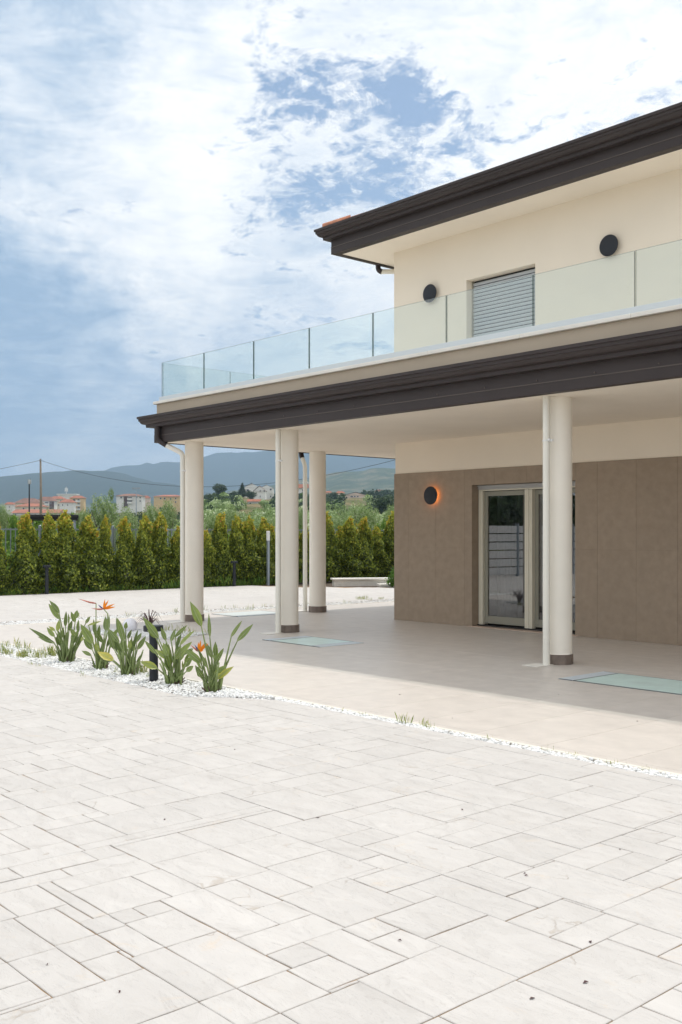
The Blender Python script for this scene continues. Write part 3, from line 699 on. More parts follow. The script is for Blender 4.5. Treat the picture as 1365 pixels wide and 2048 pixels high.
# sliding door
yd = 11.93
dr = empty('sliding_door', (0, 0, 0), label='cream framed sliding door with khaki sashes'); dr.parent = H; dr.location = (12, -11.76, 0)
def dp(mb, name, mat, **k): return mb.obj(name, mat, dr, **k)
b = MB(); b.box(DX0+.013, DX1-.013, yd-.03, yd+.09, 2.09, 2.157, .004); b.box(DX0+.013, DX1-.013, yd-.045, yd-.031, 2.098, 2.108); b.box(DX0+.013, DX1-.013, yd-.05, yd-.031, 2.135, 2.15); dp(b, 'shutter_box', M_cass)
b = MB(); b.box(DX0+.013, DX1-.013, yd-.02, yd+.06, 2.068, 2.089, .003); dp(b, 'frame', M_frame)
for xa, xb, y_ in ((-10.295, -10.212, -.035), (-9.41, -9.335, -.035), (-9.33, -9.275, -.03), (-8.50, -8.424, -.035)):
    b = MB(); b.box(xa, xb, yd+y_, yd+.06, .03, 2.067, .004); b.box((xa+xb)/2-.004, (xa+xb)/2+.004, yd+y_-.004, yd+y_, .03, 2.06); dp(b, 'frame', M_frame)
for xa, xb, y_ in ((-10.211, -9.411, .01), (-9.274, -8.501, .035)):
    b = MB()
    b.box(xa, xa+.062, yd+y_, yd+y_+.05, .05, 2.06, .004); b.box(xb-.03, xb, yd+y_, yd+y_+.05, .05, 2.06, .004)
    b.box(xa+.062, xb-.03, yd+y_+.001, yd+y_+.049, .05, .165, .004); b.box(xa+.062, xb-.03, yd+y_+.001, yd+y_+.049, 1.99, 2.06, .004); dp(b, 'sash', M_sash)
    g = MB(); g.box(xa+.06, xb-.028, yd+y_+.018, yd+y_+.026, .16, 1.995); dp(g, 'pane', M_doorglass)
    c = MB(); 
    for i in range(14):
        x_ = xa+.03+i*(xb-xa-.06)/13; c.tube([(x_, yd+.32+.015*(i % 2), .04), (x_, yd+.32+.015*(i % 2), 2.05)], .035, 6)
    dp(c, 'curtain', M_curtain)
b = MB(); b.box(DX0+.013, DX1-.013, yd-.05, yd+.06, .012, .03); dp(b, 'track', M_black)
b = MB(); b.box(DX0-.06, DX1+.03, 11.735, 12.1, -.02, .011, .003); dp(b, 'threshold', M_sill)
# first-floor slab, soffit, parapet
SX, SY, SZ = -14.36, 8.75, 2.90
b = MB(); b.box(SX, XR, SY, 20.5, SZ, 3.10); hp(b, 'terrace_soffit', M_soffit)
b = MB(); b.box(-14.28, XR, 8.80, 11.76, 3.11, 3.50); b.box(-14.28, -12.0, 11.76, 20.4, 3.11, 3.50); hp(b, 'balcony_slab', M_coping)
b = MB(); b.box(-14.40, XR, 8.71, 8.99, 3.10, 3.518); b.box(-14.40, -14.12, 8.99, 20.4, 3.10, 3.518); hp(b, 'parapet', M_parapet)
e_ = -14.445
nst = 14
for i in range(nst):
    a = e_ if i == 0 else -13.72+1.36*(i-1); c = -13.72+1.36*i
    b = MB(); b.box(a+.0012, min(c, XR)-.0012, 8.665, 9.03, 3.5185, 3.563, .004); hp(b, 'coping_stone', M_coping)
    if c > XR: break
for i in range(8):
    b = MB(); b.box(e_, -14.08, 9.032+1.4*i, 9.029+1.4*(i+1), 3.5185, 3.563, .004); hp(b, 'coping_stone', M_coping)
# eaves: profile extruded along the left side and the front with a mitre
def eave(prof, xc, yc, name, mat, yend, xend=XR, parent=H, **k):
    """prof: list of (outset, z) ; outset measured outwards from lines x=xc and y=yc"""
    mb = MB(); n = len(prof); st = []
    st.append([(xc-o, yend, z) for o, z in prof]); st.append([(xc-o, yc-o, z) for o, z in prof]); st.append([(xend, yc-o, z) for o, z in prof])
    mb.ring_loft([s_[::-1] for s_ in st], True, True); o = hp(mb, name, mat, smooth=True, auto=28, **k); return o
def gutter_prof(o0, z0, s=1.0):
    # o0 outset of the lip, z0 height of the lip; classic stepped ogee gutter, 0.18 m high
    p = [(0.0, 0), (0.0, -.036), (-.016, -.040), (-.018, -.046), (-.018, -.074), (-.030, -.078)]
    for i in range(1, 8):
        a = i/7*math.pi/2; p.append((-.030-.062*(math.sin(a)) if False else -.036-.060*(1-math.cos(a)), -.080-.050*math.sin(a)))
    p += [(-.106, -.134), (-.108, -.177), (-.200, -.177), (-.200, -.05), (-.16, -.02), (-.16, 0)]
    return [(o0+a*s, z0+b_*s) for a, b_ in p]
def eave_set(xc, yc, lip_o, lip_z, fo, ft, fs, fb, inner, yend):
    eave(gutter_prof(lip_o, lip_z), xc, yc, 'gutter', M_metal, yend)
    eave([(fo, ft), (fo, fs+.012), (fo-.01, fs+.010), (fo-.01, fs), (fo-.03, fs), (fo-.03, ft)], xc, yc, 'fascia', M_metal, yend)
    eave([(fo+.002, fs-.001), (fo+.002, fb), (inner, fb-.006), (inner, fb+.004), (fo-.02, fb+.006), (fo-.02, fs-.001)], xc, yc, 'fascia', M_metal, yend)
    eave([(fo+.006, fs+.011), (fo+.006, fs+.001), (fo+.0, fs+.001), (fo+.0, fs+.011)], xc, yc, 'seam_strip', M_metal_d, yend)
eave_set(0, 0, 0, 0, 0, 0, 0, 0, 0, 0) if False else None
# lower eave: reference corner (-14.0, 9.11): outsets of the lip .634
eave_set(-14.0, 9.11, .634, 3.318, .428, 3.16, 3.00, 2.893, .355, 20.5)
b = MB(); b.box(-14.47, XR, 8.64, 8.72, 3.16, 3.30); b.box(-14.47, -14.39, 8.72, 20.4, 3.16, 3.30); hp(b, 'gutter_back', M_metal)
for i in range(19):
    x_ = -13.9+.72*i; b = MB(); b.lathe([(.009, 0), (.009, .006), (.004, .009)], 8)
    if i == 0: scm = b.mesh('screw', M_metal_d)
    o = link('screw', scm, H, (x_+12, 8.682-11.76, 3.04)); o.rotation_euler = (math.pi/2, 0, 0)
# upper storey
WX0, WX1, WZ0, WZ1 = -10.42, -9.11, 3.52, 5.30
b = MB(); b.box(-12.0, WX0, 11.76, 12.1, 3.4, 6.1); b.box(WX1, XR, 11.76, 12.1, 3.4, 6.1); b.box(WX0, WX1, 11.76, 12.1, WZ1, 6.1)
b.box(-12.0, -11.7, 12.1, 20, 3.4, 6.1); hp(b, 'upper_wall', M_plaster)
b = MB(); b.box(-12.66, XR, 11.10, 21, 6.045, 6.2); hp(b, 'upper_soffit', M_soffit)
eave_set(-12.0, 11.76, .940, 6.450, .735, 6.28, 6.145, 6.038, .62, 21)
# shuttered window: frame > slats
wd = empty('shuttered_window', (0, 0, 0), label='window closed by a grey roller shutter'); wd.parent = H; wd.location = (12, -11.76, 0)
b = MB(); b.box(WX0+.001, WX0+.03, 11.885, 11.96, WZ0, WZ1-.001); b.box(WX1-.03, WX1-.001, 11.885, 11.96, WZ0, WZ1-.001); b.obj('shutter_guide', M_sash, wd)
b = MB(); b.box(WX0+.03, WX1-.03, 11.925, 11.96, WZ0, WZ1-.001); b.obj('window_pane', M_black, wd)
slat = MB(); L_ = WX1-WX0-.065; pr = []
for i in range(7):
    a = -1+2*i/6; pr.append((-.012*math.cos(a*1.45), .0228*a))
pr2 = [(x_+.006, z_) for x_, z_ in pr][::-1]
slat.ring_loft([[(xx, a, z_) for a, z_ in pr+pr2] for xx in (0, L_)]); slm = slat.mesh('slat', M_slat, True, 40)
for i in range(31):
    z_ = WZ0+.03+.0565*i
    o = link('slat', slm, wd, (WX0+.032, 11.90, z_))
    br = MB()
# roof: pitched planes + visible terracotta tiles at eave and hip
b = MB(); zr = 6.40; s_ = .30
b.add([(-12.86, 10.90, zr), (XR, 10.90, zr), (XR, 15.9, zr+5*s_), (-7.86, 15.9, zr+5*s_), (-12.86, 21, zr), (-7.86, 21, zr+5*s_), (XR, 21, zr+5*s_)],
      [(0, 1, 2, 3), (4, 0, 3, 5), (3, 2, 6, 5)]); hp(b, 'roof', M_terra)
tl = MB(); rg = []
for (y_, z_, rr) in ((0, 0, .085), (.42, .42*s_-.02, .07)):
    rg.append([(rr*math.cos(math.pi*i/8), y_, z_+rr*.8*math.sin(math.pi*i/8)) for i in range(9)]+[((rr-.012)*math.cos(math.pi*i/8), y_, z_+(rr-.012)*.8*math.sin(math.pi*i/8)) for i in range(8, -1, -1)])
tl.ring_loft(rg); tlm = tl.mesh('roof_tile', M_terra, True, 40)
for row in range(2):
    for i in range(72):
        x_ = -12.66+.215*i+.35*row
        if x_ > XR: break
        o = link('roof_tile', tlm, H, (x_+12+RNG.uniform(-.01, .01), 10.93-11.76+.37*row+RNG.uniform(-.015, .015), zr+.005+.37*row*s_+RNG.uniform(-.006, .006))); o.rotation_euler = (RNG.uniform(-.02, .02), 0, RNG.uniform(-.03, .03))
for i in range(9):
    o = link('ridge_tile', tlm, H, (-12.84+12+.27*i, 10.93-11.76+.27*i, zr+.045+.27*i*s_*1.0)); o.rotation_euler = (.0, 0, -math.pi/4); o.scale = (1.5, 1.1, 1.5)
# columns
def column(x, y, name='column'):
    c = empty(name, (0, 0, 0)); c.parent = H; c.location = (x+12, y-11.76, 0)
    s = MB(); s.lathe([(.149, .112), (.150, .122), (.150, 2.8995)], 40); s.obj('shaft', M_column, c, smooth=True, auto=40)
    mcol = []
    n = 14
    if not hasattr(column, 'pm'):
        p = MB(); a0 = math.pi/n; rr = .160
        x0 = -rr*math.tan(a0)+.001; x1 = -x0; p.box(x0, x1, rr-.012, rr, 0, .110, .0008); column.pm = p.mesh('plinth_tile', M_plinth)
        p = MB(); p.cyl(0, 0, 0, .109, .1475, n=24); column.core = p.mesh('plinth_core', M_tilegrout)
        p = MB(); p.lathe([(.15, .109), (.158, .110), (.151, .118)], 28); column.bead = p.mesh('mortar_bead', M_column)
    link('plinth_core', column.core, c); link('mortar_bead', column.bead, c)
    for i in range(n):
        o = link('plinth_tile', column.pm, c); o.rotation_euler = (0, 0, 2*math.pi*i/n)
    return c
CP = [(-13.97, 9.15), (-11.52, 9.15), (-6.775, 9.15), (-2.05, 9.15), (-14.10, 11.88), (-14.05, 14.65)]
for x, y in CP: column(x, y)
# downpipes
def bend(pts, r=.05, n=5):
    pts = [Vector(p) for p in pts]; out = [pts[0]]
    for i in range(1, len(pts)-1):
        a, p, b_ = pts[i-1], pts[i], pts[i+1]; u = (a-p).normalized(); v = (b_-p).normalized()
        for k in range(n+1):
            t_ = k/n; out.append((p+u*r)*(1-t_)**2+p*2*t_*(1-t_)+(p+v*r)*t_**2)
    return out+[pts[-1]]
def downpipe(x, y, ztop, ez, metal_path=None, clampz=()):
    c = empty('downpipe'); c.parent = H; c.location = (12, -11.76, 0)
    s = MB(); path = ([(x, y, .0), (x, y, ztop)] if metal_path is None else [(x, y, 0), (x, y, ztop)] + [metal_path[0]])
    s.tube(bend(path, .07), .040, 14); s.obj('pipe', M_pipe, c, smooth=True, auto=50)
    if metal_path:
        s = MB(); s.tube(bend(metal_path, .05), .045, 14); s.obj('metal_elbow', M_metal, c, smooth=True, auto=50)
    for z in clampz:
        s = MB(); s.cyl(x, y, z-.008, z+.008, .046, n=16); s.box(x+.03, x+.085, y-.012, y+.012, z-.012, z+.012, .002); s.sphere((x+.05, y-.02, z+.006), .016, 8, 6); s.obj('clamp', M_white, c)
    s = MB(); s.box(x-.16, x+.05, y-.22, y+.06, .001, .008, .002); s.obj('foot_plate', M_coping, c)
downpipe(-13.875, 8.87, 2.70, 0, [(-14.14, 8.735, 2.84), (-14.24, 8.63, 2.93), (-14.24, 8.63, 3.18)], (2.42,))
downpipe(-11.43, 8.90, 2.899, 0, None, (2.45,))
downpipe(-6.755, 8.915, 2.899, 0, None, (2.42,))
downpipe(-14.36, 11.80, 2.66, 0, [(-14.44, 11.80, 2.80), (-14.47, 11.80, 2.86), (-14.50, 11.80, 3.18)], (2.35,))
# upper pipe behind the wall corner
c = empty('downpipe'); c.parent = H; c.location = (12, -11.76, 0)
s = MB(); s.tube(bend([(-12.76, 12.12, 6.2), (-12.76, 12.12, 5.97), (-12.70, 12.16, 5.935)], .05), .045, 12); s.obj('metal_elbow', M_metal, c, smooth=True, auto=50)
s = MB(); s.tube(bend([(-12.715, 12.15, 5.942), (-12.05, 12.62, 5.90), (-12.05, 12.62, 3.5)], .08), .042, 12); s.obj('pipe', M_pipe, c, smooth=True, auto=50)

# ------------------------------------------------------------------ glass balustrade on the parapet
BAL = empty('glass_balustrade', (-14.34, 8.77, 3.563), label='frameless clear glass balustrade of low panels along the balcony edge', cat='balustrade')
def bal(mb, name, mat): o = mb.obj(name, mat, BAL); o.location = (14.34, -8.77, -3.563); return o
bal_x = [-14.34, -13.118, -11.838, -10.584, -9.328, -8.078, -6.819, -5.574, -4.32, -3.07, -1.82, -.57, .68, 1.93]
b = MB(); b.box(-14.372, XR-1, 8.738, 8.80, 3.5635, 3.640, .003); b.box(-14.372, -14.31, 8.801, 19, 3.5635, 3.640, .003); bal(b, 'base_channel', M_alu)
def glass_panel(x0, x1, y0, y1, z0=3.62, z1=4.195):
    b = MB(); b.box(x0, x1, y0, y1, z0, z1)
    # side/top faces carry the dark green edge material
    big = 'y' if x1-x0 > y1-y0 else 'x'
    b.m = [1, 1, 0 if big == 'y' else 1, 0 if big == 'y' else 1, 1 if big == 'y' else 0, 1 if big == 'y' else 0]
    bal(b, 'glass_panel', [M_glass, M_glass_edge])
for a, c in zip(bal_x[:-1], bal_x[1:]): glass_panel(a+.007, c-.007, 8.764, 8.776)
by = [8.79, 10.124, 11.40, 12.66, 13.92, 15.2, 16.5]
for a, c in zip(by[:-1], by[1:]): glass_panel(-14.346, -14.334, a+.007, c-.007)

# ------------------------------------------------------------------ wall lamps
def wall_lamp(x, z, label, lit):
    o = empty('wall_lamp', (x, 11.76, z), label=label, cat='wall lamp', group='round wall lamps on the facade')
    b = MB(); b.lathe([(.134, .078), (.144, .072), (.144, .064), (.136, .057), (.06, .056)][::-1], 40); d = b.obj('shade', M_lamp, o, smooth=True, auto=40); d.rotation_euler = (math.pi/2, 0, 0)
    b = MB(); b.cyl(0, 0, 0, .0555, .05, n=24); d = b.obj('wall_mount', M_lamp, o); d.rotation_euler = (math.pi/2, 0, 0)
    b = MB()
    b.ring_loft([[(r*math.cos(2*math.pi*i/32), r*math.sin(2*math.pi*i/32), z_) for i in range(32)] for r, z_ in ((.100, .0555), (.100, .048), (.085, .048), (.085, .0555))], False, False)
    d = b.obj('light_ring', M_glow if lit else M_white, o); d.rotation_euler = (math.pi/2, 0, 0)
wall_lamp(-11.11, 2.02, 'lit black disc lamp with amber glow on the taupe tiles left of the sliding door', True)
wall_lamp(-11.13, 5.215, 'black disc lamp on the upper wall left of the shuttered window', False)
wall_lamp(-7.835, 5.273, 'black disc lamp on the upper wall right of the shuttered window', False)

# ------------------------------------------------------------------ walk-on floor glass
def skylight(x0, x1, y0, y1, label, g0=.17, g1=.17, mat=None):
    o = empty('floor_skylight', ((x0+x1)/2, (y0+y1)/2, 0), label=label, cat='floor skylight', group='walk-on glass skylights in the terrace')
    cx_, cy_ = (x0+x1)/2, (y0+y1)/2
    b = MB(); b.box(x0+g0-cx_, x1-g1-cx_, y0-cy_, y1-cy_, .0005, .005, .001); b.obj('glass_pane', mat or M_floorglass, o)
    b = MB()
    for yy in (y0, y1-.010): b.box(x0-cx_, x1-cx_, yy-cy_, yy+.010-cy_, .0003, .0068)
    b.obj('edge_frame', M_grille_d, o)
    for a, c in ((x0, x0+g0), (x1-g1, x1)):
        if c-a < .02: continue
        b = MB(); b.box(a-cx_, a+.012-cx_, y0-cy_, y1-cy_, .0005, .007); b.box(c-.012-cx_, c-cx_, y0-cy_, y1-cy_, .0005, .007)
        n = int((y1-y0)/.03)
        for i in range(n): 
            yy = y0+(i+.5)*(y1-y0)/n; b.box(a+.012-cx_, c-.012-cx_, yy-.009-cy_, yy+.009-cy_, .0005, .006)
        b.box(a+.012-cx_, c-.012-cx_, y0-cy_, y1-cy_, .0003, .002, mi=1)
        b.obj('grille', [M_grille, M_lamp], o)
        b = MB(); e0 = c if a == x0 else a-.014; b.box(e0-cx_, e0+.014-cx_, y0-cy_, y1-cy_, .0004, .0072); b.obj('edge_frame', M_grille_d, o)
skylight(-10.87, -9.68, 8.19, 8.94, 'small glass skylight with two grilles, in front of the second column')
skylight(-6.04, -3.95, 8.16, 8.925, 'long teal glass skylight with one grille at the right edge of the photo')
skylight(-14.95, -14.15, 10.15, 11.25, 'pale glass skylight in the sunlit terrace strip behind the corner column', .0, .08, M_floorglass2)

# ------------------------------------------------------------------ bollards, post light, globe, bench
def bollard(x, y, h, label, tilt=0.0, group='black bollard lights'):
    o = empty('bollard_light', (x, y, 0), label=label, cat='bollard', group=group); o.rotation_euler = (0, tilt, 0)
    b = MB(); b.lathe([(.044, -.02), (.044, .0), (.040, h-.062)], 28); b.obj('post', M_lamp, o, smooth=True, auto=40)
    b = MB(); b.lathe([(.040, h-.06), (.092, h-.058), (.096, h-.052), (.096, h-.008), (.092, h-.002), (.02, h)], 36); b.obj('cap', M_lamp, o, smooth=True, auto=30)
bollard(-8.60, 5.17, .53, 'black bollard light with disc cap among the paddle leaf plants', -.02)
bollard(-22.42, 10.60, .68, 'black bollard light before the hedge at the left', .0)
bollard(-22.45, 15.98, .68, 'black bollard light before the hedge, seen between the first two columns')
o = empty('post_light', (-22.35, 17.05, 0), label='tall slim grey post light with a white top in front of the hedge', cat='post light')
b = MB(); b.box(-.032, .032, -.032, .032, -.02, 1.22, .005); b.obj('post', M_galv, o)
b = MB(); b.box(-.037, .037, -.037, .037, 1.221, 1.49, .006); b.obj('diffuser', M_white, o)
gl = MB(); gl.sphere((0, 0, .09), .105, 28, 18); 
gl.obj('globe_lamp', M_globe, None, smooth=True, loc=(-13.05, 7.45, 0), label='white globe garden lamp behind the purple bladed plant on the small gravel bed', cat='garden lamp')
u = (Vector((-19.886, 19.059, 0))-Vector((-20.576, 17.885, 0))).normalized(); ang = math.atan2(u.y, u.x)
o = empty('stone_bench', (-20.55, 17.90, 0), ang, label='low cream stone bench wall with overhanging slab by the hedge', cat='bench')
b = MB()
for i in range(3):
    for k in range(3): b.box(.62*i+.006+(.0 if k != 1 else .0), .62*(i+1)-.004, .02, .35, .055*k, .055*(k+1)-.004, .003)
b.box(.01, 1.85, .03, .34, 0, .165); b.obj('base', M_coping, o)
b = MB(); b.box(-.04, 1.92, -.02, .40, .166, .215, .006); b.obj('slab', M_coping, o)
b = MB(); b.box(1.15, 2.35, -.45, -.06, .0, .075, .006); b.obj('step', M_coping, o)

# ------------------------------------------------------------------ bird of paradise plants
def blade_geo(mb, tints, base, tip, width, nrm, bend_=.12, fold=.35, tint=.4, q=RNG):
    base = Vector(base); tip = Vector(tip); ax = tip-base; L = ax.length; ax.normalize(); nrm = (nrm-ax*nrm.dot(ax)).normalized(); side = ax.cross(nrm)
    ns = 9; rows = []
    for i in range(ns+1):
        t_ = i/ns; wv = (math.sin(math.pi*min(1, t_**.80))**.92)*width*.5 if 0 < t_ < 1 else .0015
        c = base+ax*(L*t_)+nrm*(-bend_*L*(t_*(1-t_))*1.6)+nrm*(.0)
        wav = .05*width*math.sin(t_*9+q.random()*.6)
        rows.append([c-side*wv+nrm*(wv*fold+wav), c-side*wv*.5+nrm*wv*fold*.35, c, c+side*wv*.5+nrm*wv*fold*.35, c+side*wv+nrm*(wv*fold-wav)])
    V = [p for r in rows for p in r]; fs = []
    for i in range(ns):
        for k in range(4): fs.append((i*5+k, i*5+k+1, (i+1)*5+k+1, (i+1)*5+k))
    mb.add(V, fs)
    for i in range(ns):
        for k in range(4): tints.append(min(1, max(0, tint+q.uniform(-.05, .05)+(.10 if k in (0, 3) else 0))))
    return [r[2] for r in rows]
def make_plant(loc, dist, leaves, flowers, label, zoom, q, extra=8):
    """leaves: (blade base x,y, tip x,y, width) in photograph pixels of an enlarged crop (zoom: x0,y0,scale)"""
    root = empty('bird_of_paradise_plant', loc, label=label, cat='plant', group='bird of paradise plants in the gravel bed')
    loc = Vector(loc); x0, y0, s = zoom
    def W(X, Y, dd): return at_depth(x0+X/s, y0+Y/s, dist+dd)-loc
    m2p = dist/FPX/s
    st = MB()
    for k, lf in enumerate(leaves):
        (bx, by_, tx, ty, wd_) = lf[:5]; tn = lf[5] if len(lf) > 5 else q.uniform(.1, .75)
        dd = q.uniform(-.13, .13); d2 = dd+q.uniform(-.06, .06)
        b_ = W(bx, by_, dd); t_ = W(tx, ty, d2); view = (F*-1 + Vector((q.uniform(-.5, .5), q.uniform(-.5, .5), q.uniform(.0, .7)))).normalized()
        mb = MB(); tints = []
        rib = blade_geo(mb, tints, b_, t_, wd_*m2p*.82, view, q.uniform(-.1, .16), q.uniform(.15, .5), tn, q)
        me = mb.mesh('leaf_blade', ML_bird, True); set_tint(me, tints); ob = link('leaf', me, root)
        r = MB(); r.tube([p-F*.0+view*.0015 for p in rib], [.0032*(1-i/12) for i in range(len(rib))], 5, cap=False); r.obj('midrib', M_rib, ob)
        g0 = Vector((q.uniform(-.055, .055), q.uniform(-.055, .055), -.02)); dv = (t_-b_).normalized()
        pm = g0.lerp(b_, .55)+Vector((0, 0, .05))*b_.z; 
        c_ = []
        for i in range(7):
            u_ = i/6; a1 = g0.lerp(pm, u_); a2 = pm.lerp(b_+dv*.01, u_); c_.append(a1.lerp(a2, u_))
        st.tube(c_, [.015, .013, .011, .009, .0075, .006, .005], 6)
    for i in range(extra):     # short sheaths and young petioles in the middle of the clump
        a = q.uniform(0, 6.28); r_ = q.uniform(.01, .08); h_ = q.uniform(.12, .30)
        if i % 2 == 0:
            mb = MB(); tints = []; p0 = Vector((r_*1.6*math.cos(a), r_*1.6*math.sin(a), h_*.9)); p1 = p0+Vector((r_*1.5*math.cos(a), r_*1.5*math.sin(a), q.uniform(.10, .20)))
            blade_geo(mb, tints, p0, p1, q.uniform(.03, .05), (F*-1+Vector((q.uniform(-.8, .8), q.uniform(-.8, .8), .3))).normalized(), .05, .6, q.uniform(.1, .6), q); me = mb.mesh('leaf_blade', ML_bird, True); set_tint(me, tints); link('leaf', me, root)
        st.tube([(r_*math.cos(a), r_*math.sin(a), -.02), (r_*1.3*math.cos(a), r_*1.3*math.sin(a), h_*.5), (r_*(1.6+q.random())*math.cos(a), r_*1.8*math.sin(a), h_)], [.014, .011, .006], 6)
    st.obj('stem', M_stem, root, smooth=True)
    dry = MB()
    for i in range(7):
        a = q.uniform(0, 6.28); dry.tube([(.05*math.cos(a), .05*math.sin(a), 0), (.10*math.cos(a), .10*math.sin(a), q.uniform(.02, .07))], [.008, .003], 5)
    dry.obj('dry_sheath', M_purple, root, kind='stuff')
    for fl in flowers:
        kind, hx, hy, stem_pts, bract, pets, blues = fl
        fo = empty('flower'); fo.parent = root
        hp_ = W(hx, hy, 0)
        s_ = MB(); s_.tube([Vector((0, 0, 0))]+[W(a, b_, 0) for a, b_ in stem_pts]+[hp_], .0055, 7); s_.obj('flower_stem', M_stem, fo, smooth=True)
        bt = W(*bract, 0); s_ = MB(); md = hp_.lerp(bt, .35)+Vector((0, 0, -.006))
        s_.tube([hp_, hp_.lerp(md, .5), md, md.lerp(bt, .5), bt], [.007, .013, .013, .008, .001], 8, flat=.7); s_.obj('bract', M_bract, fo, smooth=True)
        for (a, b_) in pets:
            mb = MB(); tints = []; blade_geo(mb, tints, hp_, W(a, b_, q.uniform(-.03, .03)), .022, -F+Vector((0, 0, .4)), 0, .3, .5, q); me = mb.mesh('sepal', M_orange, True); set_tint(me, tints); link('sepal', me, fo)
        for (a, b_) in blues:
            s_ = MB(); s_.tube([hp_, hp_.lerp(W(a, b_, 0), .6), W(a, b_, 0)], [.003, .006, .001], 6); s_.obj('blue_petal', M_blue, fo, smooth=True)
    return root
Z4 = (0, 1180, 4.55); Z5 = (240, 1180, 4.55); q = random.Random(12)
def pd(p): return (Vector(p)-CAMP).dot(F)
P1 = (-10.50, 5.20, 0); P2 = (-9.72, 5.20, 0); P3 = (-9.12, 5.20, 0); P4 = (-8.27, 5.20, 0); P5 = (-7.60, 5.17, 0)
make_plant(P1, pd(P1), [(545,265,445,125,62,.45),(545,215,452,95,56,.3),(500,490,265,345,48,.2),(505,485,345,425,46,.3),(500,425,430,340,52,.55),(505,372,445,330,34,.8),(525,380,535,275,42),(597,335,605,195,46,.2),(628,310,625,215,26),(688,295,648,198,50,.35),(690,262,705,183,56,.4),(780,305,825,238,36,.3),(630,370,660,275,48),(716,385,718,270,42),(562,440,580,340,42),(690,420,640,345,50),(600,470,615,380,40),(660,470,668,380,44),(540,500,520,400,40),(740,470,760,420,30)], [],
           'spreading paddle leaf plant, leftmost in the white gravel bed', Z4, q, 16)
make_plant(P2, pd(P2), [(850,490,735,310,92,.5),(892,440,908,320,50,.3),(960,370,963,240,46,.25),(985,380,995,228,46,.3),(940,480,845,340,62,.3),(800,322,925,282,26,.8),(845,545,760,440,66,.35),(835,600,745,552,44,.4),(862,400,855,265,36,.25),(905,520,840,500,32),(900,560,870,470,46,.7),(930,560,950,470,40)],
           [('f', 877, 122, [(890, 480), (875, 330)], (715, 80), [], []),
            ('f', 945, 172, [(960, 480), (978, 250), (982, 215)], (835, 168), [(958, 85), (990, 92), (1052, 154), (1045, 127), (1020, 165)], [(893, 133), (905, 150)])],
           'paddle leaf plant with two tall orange and blue bird shaped flowers', Z4, q, 8)
make_plant(P3, pd(P3), [(1132,470,1070,255,72,.35),(1085,400,1060,250,40,.2),(1090,485,985,350,62,.35),(1145,355,1152,290,44,.4),(1042,545,985,370,56,.3),(1040,640,885,560,92,.97),(1030,642,920,640,36,.1),(1218,562,1220,455,64,.3),(1250,545,1330,420,56,.35),(1243,475,1290,390,50,.3),(1095,560,1010,430,44,.25),(1165,445,1200,360,40,.2),(1180,540,1190,450,44,.6),(1120,560,1110,440,50,.4)], [],
           'dense paddle leaf plant with one low yellow green leaf, left of the bollard', Z4, q, 12)
make_plant(P4, pd(P4), [(355,440,210,245,80,.45),(335,440,250,365,40,.5),(420,462,375,340,52,.35),(465,470,505,355,48,.3),(500,430,615,320,44,.35),(515,525,560,395,42,.25),(545,505,680,370,50,.65),(500,635,658,470,76,.6),(440,605,395,480,74,.55),(450,635,318,540,64,.65),(330,580,228,460,54,.35),(345,715,185,650,80,.75),(590,700,665,600,74,.35),(605,742,670,690,60,.45),(500,600,560,510,50,.3),(575,720,570,645,24,.7),(430,560,420,480,40,.3),(560,600,660,530,44,.3)], [],
           'broad flowerless paddle leaf plant just right of the near black bollard', Z5, q, 14)
make_plant(P5, pd(P5), [(745,335,640,105,92,.5),(820,435,810,215,40,.3),(1010,430,1112,280,50,.4),(1065,468,1213,310,60,.35),(870,600,870,470,58,.25),(866,668,945,530,58,.35),(860,765,980,682,58,.5),(866,815,1036,696,70,.85),(742,665,590,540,80,.4),(795,705,745,590,48,.3),(766,805,685,685,66,.25),(842,625,785,480,62,.25),(730,790,705,735,40,.3)],
           [('f', 724, 560, [(760, 780), (735, 600)], (645, 500), [(737, 458), (714, 475), (780, 480), (806, 488), (760, 545)], [(680, 497), (690, 520)])],
           'tall open paddle leaf plant with one orange flower, rightmost in the bed', Z5, q, 10)
# purple cordyline on the island bed
o = empty('purple_cordyline', tuple(at_plane(300, 1262, 'z', 0)), label='small purple bladed plant in front of the white globe lamp on the small gravel bed', cat='plant')
for i in range(26):
    a = q.uniform(0, 6.28); l = q.uniform(.15, .30); h_ = q.uniform(.15, .32); mb = MB(); 
    pts = [(0, 0, .0), (l*.25*math.cos(a), l*.25*math.sin(a), h_*.7), (l*.6*math.cos(a), l*.6*math.sin(a), h_), (l*math.cos(a), l*math.sin(a), h_*q.uniform(.4, .95))]
    mb.tube(pts, [.006, .008, .006, .001], 5, flat=.3); mb.obj('blade', M_purple, o)

lt = MB()
for X, Y in ((636, 1636), (1053, 1752), (1172, 1966), (1050, 1748), (800, 1882), (1181, 1885), (1065, 1998), (905, 1437), (800, 1390), (1118, 1390), (1275, 1443), (240, 1985), (470, 1500), (330, 1640), (1240, 1700), (95, 1930), (925, 1620)):
    p = at_plane(X, Y, 'z', 0); a = RNG.uniform(0, 6.28); l_ = RNG.uniform(.006, .013); c_, s_ = math.cos(a)*l_, math.sin(a)*l_
    lt.add([(p.x-c_, p.y-s_, .001), (p.x-s_*.45, p.y+c_*.45, .007), (p.x+c_, p.y+s_, .003), (p.x+s_*.45, p.y-c_*.45, .005), (p.x, p.y, .002)], [(0, 1, 4), (1, 2, 4), (2, 3, 4), (3, 0, 4)])
lt.obj('leaf_litter', M_purple, None, kind='stuff')

